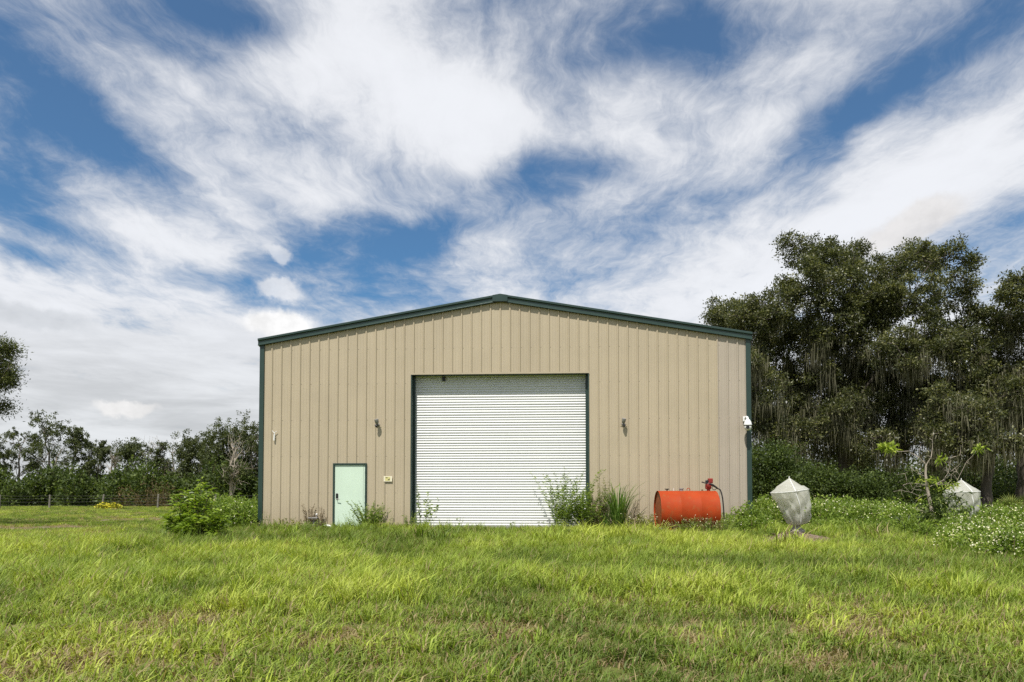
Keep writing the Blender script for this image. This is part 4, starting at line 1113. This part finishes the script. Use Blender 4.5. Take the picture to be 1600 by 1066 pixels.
# the leafy bush in front of the left corner
b = gpx(303, 18.2)
t = thing('leafy_bush', 'bright green leafy bush in the grass left of the building', 'bush', b)
tm = MB(); parts = []
for k in range(64):
    main = k < 6
    a = rng.uniform(0, 6.28)
    h_ = [1.55, 1.35, 1.4, 1.25, 1.35, 1.2][k] if main else rng.uniform(0.25, 1.05)
    off = [(0.22, 0.0), (-0.28, 0.1), (0.1, -0.1), (-0.05, 0.15), (0.42, 0.1), (-0.45, -0.1)][k] if main else (math.cos(a) * rng.uniform(0.15, 0.95), math.sin(a) * rng.uniform(0.1, 0.7))
    e = np.array([off[0], off[1], h_ if main else h_ * (1.2 - 0.45 * abs(off[0]))])
    P = bezier(np.array([off[0] * 0.2, off[1] * 0.2, -0.05]), np.array([off[0] * 0.5, off[1] * 0.5, e[2] * 0.6]), e, 9)
    tm.tube([tuple(q) for q in P], list(np.linspace(0.018 if main else 0.011, 0.004, 9)), 5, cap=False)
    n = 60 if main else 34
    s = rng.uniform(0.25 if main else 0.35, 1.0, n) ** 0.75; i = np.clip((s * 8).astype(int), 0, 7); fr = (s * 8 - i)[:, None]
    pos = P[i] * (1 - fr) + P[i + 1] * fr + rng.normal(size=(n, 3)) * 0.035
    th = rng.uniform(0, 6.28, n)
    d = np.stack([np.cos(th), np.sin(th), rng.uniform(-0.1, 0.65, n)], 1)
    v, f = leaf_geo(pos, d, rng.uniform(0.14, 0.26, n), rng.uniform(0.04, 0.07, n), 0.25, 0.2)
    parts.append((v, f, np.clip(rng.normal(0.42 + 0.22 * (e[2] / 1.7 - 0.4), 0.2, n), 0, 1)))
tm.build('stems', M['twig'], t); leaf_obj('foliage', parts, M['bush'], t, 'stuff')

# white-flowered ground cover
def field_spots(quad, n, rr, hh):
    out = []
    for _ in range(n):
        px = rng.uniform(quad[0], quad[1]); Y = rng.uniform(quad[2], quad[3]); p = gpx(px, Y)
        u, v = to_local(p[0], p[1])
        if abs(u) < BW + 0.35 and v > -0.35: continue
        out.append((p[0], p[1], p[2] - 0.03, rng.uniform(*rr), rng.uniform(*hh)))
    return out


thicket('flowering_weeds', 'white-flowered green weeds against the left end of the building', field_spots((335, 402, 21.5, 27.0), 38, (0.35, 0.6), (0.6, 1.15)), 'weed', (0.10, 0.05), 1150, 60, 0.045, cat='weeds')
thicket('flowering_weeds', 'white-flowered weeds between the tank and the right corner of the building', [(q[0], q[1], q[2], rng.uniform(0.22, 0.36), h_) for q, h_ in [(wp(px, off), hh) for px, off, hh in ((1134, 1.0, .45), (1143, .5, .75), (1152, .7, .72), (1160, .45, .85), (1168, .6, .75), (1176, .6, .8), (1140, 1.3, .35), (1156, 1.3, .45), (1172, 1.2, .5), (1128, .6, .55))]], 'weed', (0.085, 0.042), 2300, 90, 0.034, cat='weeds')
thicket('flowering_weeds', 'wide bank of white-flowered weeds right of the building behind the tree covers', field_spots((1186, 1480, 22.5, 29.0), 150, (0.4, 0.75), (0.65, 1.12)), 'weed', (0.10, 0.05), 820, 120, 0.040, cat='weeds')
thicket('flowering_weeds', 'far bank of white-flowered weeds at the right edge behind the young tree', field_spots((1450, 1640, 20.0, 28.0), 110, (0.4, 0.75), (0.6, 1.1)), 'weed', (0.10, 0.05), 820, 130, 0.042, cat='weeds')
thicket('flowering_weeds', 'nearest mound of white-flowered weeds at the right edge of the grass', [s for s in field_spots((1475, 1650, 13.2, 18.5), 95, (0.3, 0.55), (0.45, 0.85)) if s[0] > 8.9 + (s[1] - 13.2) * 0.30], 'weed', (0.08, 0.04), 1700, 420, 0.034, cat='weeds')
thicket('flowering_weeds', 'loose green weeds round the foot of the pale young tree', field_spots((1425, 1500, 17.6, 20.0), 26, (0.3, 0.45), (0.3, 0.65)), 'weed', (0.10, 0.04), 1300, 30, 0.046, cat='weeds')
thicket('flowering_weeds', 'short green weeds behind the bare strip left of the young tree', field_spots((1290, 1440, 20.6, 23.0), 60, (0.35, 0.6), (0.25, 0.5)), 'weed', (0.09, 0.04), 1000, 8, 0.05, cat='weeds')


# ------------------------------------------------------------------ young citrus trees under white mesh covers
def tree_cover(px, Y, label, hbody, w, seed, lean=0.0, base_h=0.42):
    r2 = np.random.default_rng(seed)
    b = gpx(px, Y)
    t = thing('tree_cover', label, 'tree cover', b, 0, 'white mesh covers over young trees')
    nseg, rows = 72, 40
    zt = base_h + hbody
    ss_ = [0.0, 0.02, 0.08, 0.18, 0.32, 0.50, 0.70, 0.735, 0.80, 0.90, 1.0]
    hw = [0.10, 0.20, 0.265, 0.315, 0.355, 0.385, 0.41, 0.415, 0.315, 0.16, 0.008]
    cx = [0.16, 0.165, 0.17, 0.165, 0.14, 0.08, 0.0, -0.01, -0.015, -0.02, -0.02]
    vs = []
    for j in range(rows + 1):
        s = j / rows; z = base_h + hbody * s
        rad = np.interp(s, ss_, hw) * w / 0.83; x0_ = np.interp(s, ss_, cx) * lean
        for k in range(nseg):
            a = 2 * math.pi * k / nseg
            sq = 1.0 / max(abs(math.cos(a)), abs(math.sin(a))) ** (0.30 * sstep(0.2, 0.7, s))
            wr = 1 + (0.055 * math.sin(a * 11 + s * 9 + seed) + 0.06 * math.sin(a * 5 - s * 13 + 1.3 * math.sin(s * 8)) + 0.03 * math.sin(a * 17 + s * 23)) * (1.15 - s) * (0.35 if s > 0.7 else 1)
            tip_ = 0.05 * math.cos(a + 0.5) * (1 if 0.55 < s < 0.82 else 0.2) * lean
            vs.append((float(math.cos(a + 0.55) * rad * sq * wr + x0_), float(math.sin(a + 0.55) * rad * sq * wr), float(z + tip_)))
    fs = []
    for j in range(rows):
        for k in range(nseg):
            fs.append((j * nseg + k, j * nseg + (k + 1) % nseg, (j + 1) * nseg + (k + 1) % nseg, (j + 1) * nseg + k))
    mb = MB(); mb.v, mb.f = vs, fs
    cv = mb.build('cover', M['bag'], t); cv.data.polygons.foreach_set('use_smooth', [True] * len(fs))
    # seams: shoulder hoop and a zip down the front
    hoop = [tuple(np.array(vs[29 * nseg + k]) * np.array([1.012, 1.012, 1.0])) for k in list(range(nseg)) + [0]]
    MB().tube(hoop, 0.009, 5).build('seam', M['white_plastic'], cv)
    kf = min(range(nseg), key=lambda k: vs[20 * nseg + k][1])
    MB().tube([tuple(np.array(vs[j * nseg + kf]) + np.array([0, -0.012, 0])) for j in range(2, rows)], 0.010, 5).build('zip', M['white_plastic'], cv)
    MB().tube([(vs[-1][0], vs[-1][1], zt - 0.05), (vs[-1][0], vs[-1][1], zt + 0.045)], 0.012, 6).build('pole_tip', M['white_plastic'], cv)
    # the young tree inside and the wrap round its foot
    tm = MB(); parts = []
    x0 = 0.16 * lean
    limb(tm, (x0, 0, -0.1), (x0 * 0.8, 0, base_h + 0.5), 0.035, 0.02, 0, 0.2, 6, 8)
    for k in range(14):
        e = np.array([r2.uniform(-.3, .3) * w, r2.uniform(-.3, .3) * w, base_h + hbody * r2.uniform(0.12, 0.6)])
        limb(tm, (x0, 0, base_h + 0.15), e, 0.014, 0.005, 0, 0.5, 4, 4)
        n = 24
        v, f = leaf_geo(e + r2.normal(size=(n, 3)) * 0.09, r2.normal(size=(n, 3)), r2.uniform(0.05, 0.09, n), r2.uniform(0.03, 0.045, n))
        parts.append((v, f, np.clip(r2.normal(0.4, 0.2, n), 0, 1)))
    tm.build('trunk', M['grey_bark'], t); leaf_obj('foliage', parts, M['weed'], t, 'stuff')
    vs = []; n2 = 18
    for j, (rr, z) in enumerate(((0.17, -0.05), (0.16, 0.06), (0.19, 0.17), (0.17, 0.28), (0.10, 0.35), (0.08, 0.42), (0.11, 0.46))):
        for k in range(n2):
            a = 2 * math.pi * k / n2; q = rr * (1 + 0.16 * math.sin(a * 4 + j) + r2.uniform(-.05, .05))
            vs.append((x0 + q * math.cos(a), q * math.sin(a) * 0.9, z * base_h / 0.42 + r2.uniform(-.012, .012)))
    fs = [(j * n2 + k, j * n2 + (k + 1) % n2, (j + 1) * n2 + (k + 1) % n2, (j + 1) * n2 + k) for j in range(6) for k in range(n2)]
    mb = MB(); mb.v, mb.f = vs, fs; mb.build('trunk_wrap', M['wrap'], t)
    return t


M['wrap'] = plain('dirty_white_wrap', (0.46, 0.42, 0.35), 0.8, var=0.3, scale=7, bump=0.6, dirt=((0.14, 0.10, 0.07), 0.45, 0.65))
tree_cover(1234, 18.0, 'white pointed mesh cover over a young tree right of the building', 1.20, 0.83, 3, 1.0, 0.40)
tree_cover(1502, 21.0, 'white pointed mesh cover partly hidden behind the pale young tree', 1.30, 0.90, 8, 0.3, 0.45)

# ------------------------------------------------------------------ pale young tree with a few lime leaves
YY = 18.6
b = gpx(1461, YY); b[2] -= 0.02
t = thing('young_tree', 'pale-barked young tree, nearly bare, with lime leaf tufts', 'tree', b)
tm = MB(); bm = MB()


def yp(px, py, dy=0.0): return at(px, py, YY + dy) - b


tk = [yp(1463, 850), yp(1460, 815), yp(1455, 795), yp(1449, 765), yp(1446, 740), yp(1447, 725)]
tm.tube([tuple(q) for q in tk], [0.05, 0.046, 0.044, 0.038, 0.03, 0.024], 10)
tm.build('trunk', M['pale_bark'], t, smooth=True)
for pts, r in (([(1447, 727), (1437, 716), (1428, 710), (1418, 705), (1404, 706), (1392, 702)], 0.026), ([(1447, 727), (1455, 714), (1457, 700), (1457, 688), (1456, 679)], 0.024), ([(1447, 728), (1443, 720), (1440, 712)], 0.014),
               ([(1448, 762), (1462, 757), (1474, 750), (1482, 738)], 0.024), ([(1462, 757), (1478, 757), (1490, 756)], 0.012), ([(1482, 738), (1485, 722), (1484, 714), (1492, 732), (1496, 738), (1489, 745), (1496, 750)], 0.010),
               ([(1447, 745), (1436, 741), (1428, 736), (1424, 728)], 0.013), ([(1447, 758), (1434, 756), (1422, 755), (1411, 758)], 0.013), ([(1422, 755), (1416, 747), (1414, 740)], 0.008),
               ([(1450, 772), (1438, 776), (1425, 770), (1408, 766), (1398, 768)], 0.012), ([(1450, 770), (1440, 766), (1432, 760)], 0.010), ([(1454, 800), (1444, 799), (1436, 797)], 0.010),
               ([(1485, 716), (1494, 713), (1500, 711)], 0.007), ([(1474, 750), (1486, 742), (1478, 735)], 0.007), ([(1496, 750), (1510, 722), (1526, 706), (1534, 704)], 0.010)):
    P = [yp(x, y, rng.uniform(-0.10, 0.10) if i else 0) for i, (x, y) in enumerate(pts)]
    bm.tube([tuple(q) for q in P], list(np.linspace(r * 0.5, r * 0.2, len(P))), 6, cap=False)
    for q in P[1:]:
        for _ in range(2): limb(bm, q, q + rng.normal(size=3) * 0.12, 0.006, 0.002, 0, 0.8, 3, 3)
bm.build('branches', M['pale_bark'], t)['kind'] = 'stuff'
parts, dk = [], []
for px, py, n, s, rr in ((1382, 700, 60, 0.20, 0.08), (1395, 703, 45, 0.19, 0.08), (1470, 719, 34, 0.17, 0.08), (1531, 702, 40, 0.17, 0.08), (1455, 752, 30, 0.14, 0.12), (1490, 757, 34, 0.14, 0.12), (1475, 762, 30, 0.13, 0.12), (1440, 752, 16, 0.12, 0.1), (1436, 780, 18, 0.12, 0.1)):
    c = yp(px, py, rng.uniform(-0.2, 0.1))
    d = unit(rng.normal(size=(n, 3)) + np.array([0, 0, 0.35]))
    v, f = leaf_geo(c + rng.normal(size=(n, 3)) * rr * 0.6 * np.array([1.3, 1, 0.8]), d, rng.uniform(0.7, 1.2, n) * s, rng.uniform(0.7, 1.1, n) * s * 0.32, 0.2, 0.15)
    parts.append((v, f, np.clip(rng.normal(0.5, 0.25, n), 0, 1)))
for k in range(40):
    c = yp(1464 + rng.normal() * 22, rng.uniform(775, 840), rng.uniform(-0.35, 0.35)); n = 32
    v, f = leaf_geo(c + rng.normal(size=(n, 3)) * 0.10, rng.normal(size=(n, 3)) + np.array([0, 0, -0.1]), rng.uniform(0.10, 0.20, n), rng.uniform(0.03, 0.05, n), 0.2, 0.2)
    dk.append((v, f, np.clip(rng.normal(0.4, 0.25, n), 0, 1)))
    limb_b = MB()
leaf_obj('lime_leaves', parts, M['lime'], t, 'stuff'); leaf_obj('lower_leaves', dk, M['thicket_leaf'], t, 'stuff')

# bare heaps: mulch round the near cover, sand thrown up in the grass
def mound(name, label, cat, c, rx, ry, h, mat, group=None):
    n, m_ = 44, 12; vs = [(0, 0, h)]; fs = []
    for j in range(1, m_ + 1):
        q = j / m_
        for k in range(n):
            a = 2 * math.pi * k / n; wob = 1 + 0.22 * math.sin(a * 3 + rx * 9) + 0.10 * math.sin(a * 7 + 2)
            x, y = math.cos(a) * q * rx * wob, math.sin(a) * q * ry * wob
            z = h * (1 - q ** 2.2) + float(rng.normal(0, 0.018)) * (1 - q) ** 0.3 - 0.04 * q + float(vnoise(x * 3, y * 3, 0.5, 9, 2) - 0.5) * 0.09 * (1 - q * q)
            vs.append((x, y, z))
    for k in range(n): fs.append((0, 1 + k, 1 + (k + 1) % n))
    for j in range(m_ - 1):
        for k in range(n): fs.append((1 + j * n + k, 1 + (j + 1) * n + k, 1 + (j + 1) * n + (k + 1) % n, 1 + j * n + (k + 1) % n))
    o = thing(name, label, cat, c, 0, group)
    mb = MB(); mb.v, mb.f = vs, fs; mb.build('heap', mat, o)['kind'] = 'stuff'
    ch = MB()
    for k in range(90):
        a = rng.uniform(0, 6.28); q = math.sqrt(rng.random()) * 0.95; x, y = math.cos(a) * q * rx, math.sin(a) * q * ry
        d = rng.normal(size=3) * 0.05; z = h * (1 - q ** 2.2) + 0.02
        ch.tube([(x, y, z), (x + d[0], y + d[1], z + abs(d[2]) * 0.5)], rng.uniform(0.005, 0.014), 4)
    ch.build('chips', M['twig'], o)['kind'] = 'stuff'


M['mulch'] = plain('brown_mulch', (0.17, 0.115, 0.085), 0.95, var=0.5, scale=9, bump=0.9, dirt=((0.34, 0.27, 0.21), 0.5, 0.7))
M['sand'] = plain('pale_sand', (0.42, 0.35, 0.27), 0.95, var=0.3, scale=9, bump=0.7, dirt=((0.20, 0.15, 0.11), 0.55, 0.75))
p = gpx(1241, 17.75); mound('mulch_mound', 'low brown mulch mound round the foot of the near white tree cover', 'mulch', p, 1.0, 0.5, 0.22, M['mulch'])
p = gpx(1438, 11.55); mound('sand_mound', 'small pale sandy heap in the grass below the flowering weeds', 'sand', p, 0.36, 0.22, 0.17, M['sand'])
p = gpx(1395, 19.9); mound('mulch_mound', 'flat strip of brown mulch left of the pale young tree', 'mulch', p, 0.9, 0.4, 0.15, M['mulch'])

# saw palmetto and a yellowing clump at the right edge
b = gpx(1586, 30.0)
t = thing('saw_palmetto', 'spiky green palmetto at the right edge below the oak', 'palm', b)
V, F, A = [], [], []; o = 0; tm = MB()
for k in range(22):
    a = rng.uniform(0, 6.28); el_ = rng.uniform(0.35, 1.25); L = rng.uniform(0.7, 1.1)
    st = np.array([math.cos(a) * math.cos(el_), math.sin(a) * math.cos(el_), math.sin(el_)])
    root = st * L + np.array([0, 0, 0.1]); tm.tube([(0, 0, 0), tuple(root)], 0.012, 4, cap=False)
    sd_ = unit(np.cross(st, [0, 0, 1.0])); up = np.cross(sd_, st)
    for q in np.linspace(-1.35, 1.35, 17):
        d = st * math.cos(q) + sd_ * math.sin(q); d = d - np.array([0, 0, 0.12])
        e = root + d * rng.uniform(0.5, 0.68); m_ = root + d * 0.28
        n_ = np.cross(d, up); n_ = n_ / np.linalg.norm(n_) * 0.02
        V.append(np.array([root, m_ + n_, e, m_ - n_])); F.append(np.arange(4)[None] + o); o += 4; A.append(np.clip(rng.normal(0.5, 0.2), 0, 1))
tm.build('stalks', M['twig'], t)
ob = np_mesh('fronds', np.concatenate(V), np.concatenate(F), M['palm'], t, fattr={'v': np.array(A)}); ob['kind'] = 'stuff'
cane('yellowing tall grass clump at the right edge under the palmetto', gpx(1590, 26.5), 240, 0.5, 0.95, 'weed_yellow', w=0.03)


# ------------------------------------------------------------------ grass
def grass_mat():
    m, g, out = new_mat('grass_blades')
    pos = g.n('ShaderNodeNewGeometry').outputs['Position']
    h = g.n('ShaderNodeAttribute', attribute_name='h').outputs['Fac']
    b = g.n('ShaderNodeAttribute', attribute_name='b').outputs['Fac']            # how dry the blade is
    tint = g.n('ShaderNodeAttribute', attribute_name='tint', attribute_type='INSTANCER').outputs['Fac']
    c = g.n('ShaderNodeValToRGB', {0: tint}); cr = c.color_ramp
    cr.elements[0].position = 0.0; cr.elements[0].color = (0.085, 0.15, 0.020, 1)
    cr.elements[1].position = 1.0; cr.elements[1].color = (0.47, 0.53, 0.085, 1)
    e = cr.elements.new(0.5); e.color = (0.255, 0.355, 0.045, 1)
    col = c.outputs[0]
    col = g.n('ShaderNodeVectorMath', {0: col, 3: g.mr(b, 0.0, 0.42, 0.50, 1.30, smooth=False)}, operation='SCALE').outputs[0]
    col = g.mix(g.m('MULTIPLY', h, 0.30), col, (0.42, 0.48, 0.11))
    dry = g.mix(g.mr(b, 0.6, 1.0), (0.42, 0.35, 0.17), (0.21, 0.14, 0.08))
    col = g.mix(g.mr(b, 0.45, 0.62), col, dry)
    pb = g.n('ShaderNodeBsdfPrincipled', {'Base Color': col, 'Roughness': 0.5, 'Specular IOR Level': 0.25})
    tr = g.n('ShaderNodeBsdfTranslucent', {0: g.n('ShaderNodeVectorMath', {0: col, 1: (1.2, 1.25, 0.6)}, operation='MULTIPLY').outputs[0]})
    mx = g.n('ShaderNodeMixShader', {0: 0.34, 1: pb.outputs[0], 2: tr.outputs[0]})
    g.link(mx.outputs[0], out.inputs[0])
    return m


GM = grass_mat()


def tuft(k, n, rad, h0, h1, lean, dry, w=(0.007, 0.012), flat=False):
    r3 = np.random.default_rng(100 + k)
    V, F, Hh, B = [], [], [], []; o = 0
    for q in range(n):
        a = r3.uniform(0, 6.28); rr = rad * math.sqrt(r3.random()); x, y = rr * math.cos(a), rr * math.sin(a)
        L = r3.uniform(h0, h1); la = r3.uniform(0, 6.28); ln = r3.uniform(*lean)
        d = np.array([math.cos(la), math.sin(la), 0])
        b0 = np.array([x, y, -0.015]); up = np.array([0, 0, 1.0])
        mid = b0 + up * L * (0.55 if not flat else 0.15) + d * L * ln * 0.35
        tip = b0 + up * L * (1.0 - 0.35 * ln if not flat else 0.2) + d * L * ln
        sd_ = np.array([-math.sin(la + 0.5), math.cos(la + 0.5), 0]) * r3.uniform(*w) / 2
        V += [b0 - sd_, b0 + sd_, mid + sd_ * 0.85, mid - sd_ * 0.85, tip + sd_ * 0.1, tip - sd_ * 0.1]
        F += [[o, o + 1, o + 2, o + 3], [o + 3, o + 2, o + 4, o + 5]]; o += 6
        Hh += [0, 0, 0.5, 0.5, 1, 1]; bb = r3.random() < dry
        v = r3.uniform(0.6, 1.0) if bb else r3.uniform(0, 0.42); B += [v, v]
    return np_mesh('grass_tuft', np.array(V), np.array(F), GM, fattr={'b': np.array(B)}, vattr={'h': np.array(Hh)}, link=False)


gcol = bpy.data.collections.new('grass_sources')
NK = 4
kinds = []
for k in range(NK): kinds.append(tuft(k, 40, 0.13, 0.11, 0.30, (0.15, 1.0), 0.06, w=(0.008, 0.014)))              # 0-3 long
for k in range(NK): kinds.append(tuft(10 + k, 34, 0.13, 0.06, 0.20, (0.2, 1.1), 0.14, w=(0.008, 0.015)))          # 4-7 mown
for k in range(NK): kinds.append(tuft(20 + k, 46, 0.17, 0.04, 0.12, (0.5, 1.4), 0.86, w=(0.006, 0.012)))  # 8-11 dead thatch
for k in range(NK): kinds.append(tuft(30 + k, 60, 0.42, 0.14, 0.34, (0.1, 0.8), 0.10, w=(0.016, 0.030)))  # 12-15 far clumps
for i, o in enumerate(kinds):
    o.name = 'grass_tuft_%02d' % i; gcol.objects.link(o)


def scatter(Y0, Y1, dens, pxa=-300, pxb=1900):
    A = (pxb - pxa) / FPX * (Y1 ** 2 - Y0 ** 2) / 2
    n = int(A * dens)
    Y = np.sqrt(rng.uniform(Y0 ** 2, Y1 ** 2, n)); X = (rng.uniform(pxa, pxb, n) - 800) / FPX * Y
    return X, Y


xs, ys, ks, ss, ts = [], [], [], [], []
for (Y0, Y1, dens, fark) in ((3.0, 7.5, 62, 0), (7.5, 12, 62, 0), (12, 23.5, 58, 0), (23.5, 34, 16, 1), (34, 70, 5.5, 1)):
    X, Y = scatter(Y0, Y1, dens, *((-900, 2500) if Y0 < 8 else (-300, 1900)))
    u, v = to_local(X, Y)
    ok = ~((np.abs(u) < BW + 0.03) & (v > -0.10) & (v < BD + 0.3))
    br_ = bare(X, Y); ok &= rng.random(len(X)) > br_ * (0.5 if fark else 0.93)
    ok &= ~((X > 0) & (Y > 30) & (Y > 60))
    X, Y, br_ = X[ok], Y[ok], br_[ok]
    big_ = vnoise(X, Y, 2.6, 41, 3); mid_ = vnoise(X, Y, 0.9, 47, 3)
    rows_ = vnoise(X * 0.22, Y, 1.15, 53, 2)                               # swaths left by the mower
    lush = sstep(8.2, 10.8, Y + (big_ - 0.5) * 4.5) * (1 - sstep(24, 30, Y))
    # left field is mown too
    lush = lush * (1 - 0.75 * sstep(-7.5, -11.5, X) * sstep(15, 21, Y))
    n = len(X)
    dead = sstep(0.50, 0.60, 0.5 * rows_ + 0.5 * mid_) * (1 - 0.8 * lush) + br_ * 0.5
    dead = np.maximum(dead, np.where(Y < 9.5, 0.16, 0.06))
    r = rng.random(n)
    kind = np.where(r < dead * 0.9, 2, np.where(rng.random(n) < 0.12 + 0.85 * lush, 0, 1))
    if fark: kind = np.where(r < np.maximum(dead * 0.6, br_ * 1.2), 2, 3)
    ks.append(kind * NK + rng.integers(0, NK, n))
    s = (0.70 + 0.65 * mid_) * rng.uniform(0.6, 1.4, n)
    uu, vv = to_local(X, Y); nearw = sstep(6.0, 0.8, np.hypot(np.maximum(np.abs(uu) - BW, 0), np.maximum(-vv, 0)))
    s = s * np.where(kind == 0, 0.62 + 0.50 * lush, 1.0) * (1 - 0.35 * br_) * (1 - 0.5 * nearw) * np.where(rng.random(n) < 0.12 * nearw, 1.9, 1.0)
    if fark: s = s * 0.8 * (0.55 + 0.5 * lush) * np.where(kind == 2, 3.0, 1.0)
    ss.append(s)
    ts.append(np.clip(0.46 + 1.5 * (big_ - 0.5) + 1.1 * (mid_ - 0.5) + rng.normal(0, 0.20, n), 0, 1))
    xs.append(X); ys.append(Y)
xs, ys, ks, ss, ts = map(np.concatenate, (xs, ys, ks, ss, ts))
n = len(xs); print('grass tufts', n)
me = bpy.data.meshes.new('grass'); me.vertices.add(n)
me.vertices.foreach_set('co', np.stack([xs, ys, gz(xs, ys)], 1).astype(np.float32).ravel())
def pattr(nm, typ, arr, fld):
    a = me.attributes.new(nm, typ, 'POINT'); a.data.foreach_set(fld, arr)
pattr('idx', 'INT', ks.astype(np.int32), 'value')
pattr('tint', 'FLOAT', ts.astype(np.float32), 'value')
pattr('scl', 'FLOAT', ss.astype(np.float32), 'value')
pattr('rot', 'FLOAT_VECTOR', np.stack([rng.normal(0, 0.10, n), rng.normal(0, 0.10, n), rng.uniform(0, 6.28, n)], 1).astype(np.float32).ravel(), 'vector')
me.update(); me.materials.append(GM)
grass = bpy.data.objects.new('grass', me); C.objects.link(grass)
tag(grass, 'rough pasture grass, lush green with dry mown patches', 'grass', kind='stuff')
ng = bpy.data.node_groups.new('scatter_grass', 'GeometryNodeTree')
ng.interface.new_socket('Geometry', in_out='INPUT', socket_type='NodeSocketGeometry'); ng.interface.new_socket('Geometry', in_out='OUTPUT', socket_type='NodeSocketGeometry')
gi, go = ng.nodes.new('NodeGroupInput'), ng.nodes.new('NodeGroupOutput')
ci = ng.nodes.new('GeometryNodeCollectionInfo'); ci.inputs['Collection'].default_value = gcol; ci.inputs['Separate Children'].default_value = True; ci.inputs['Reset Children'].default_value = True
ip = ng.nodes.new('GeometryNodeInstanceOnPoints'); ip.inputs['Pick Instance'].default_value = True
def named(nm, typ):
    a = ng.nodes.new('GeometryNodeInputNamedAttribute'); a.data_type = typ; a.inputs['Name'].default_value = nm; return a.outputs['Attribute']
ng.links.new(gi.outputs[0], ip.inputs['Points']); ng.links.new(ci.outputs[0], ip.inputs['Instance'])
ng.links.new(named('idx', 'INT'), ip.inputs['Instance Index'])
e2r = ng.nodes.new('FunctionNodeEulerToRotation'); ng.links.new(named('rot', 'FLOAT_VECTOR'), e2r.inputs[0]); ng.links.new(e2r.outputs[0], ip.inputs['Rotation'])
ng.links.new(named('scl', 'FLOAT'), ip.inputs['Scale'])
ng.links.new(ip.outputs[0], go.inputs[0])
md = grass.modifiers.new('scatter', 'NODES'); md.node_group = ng
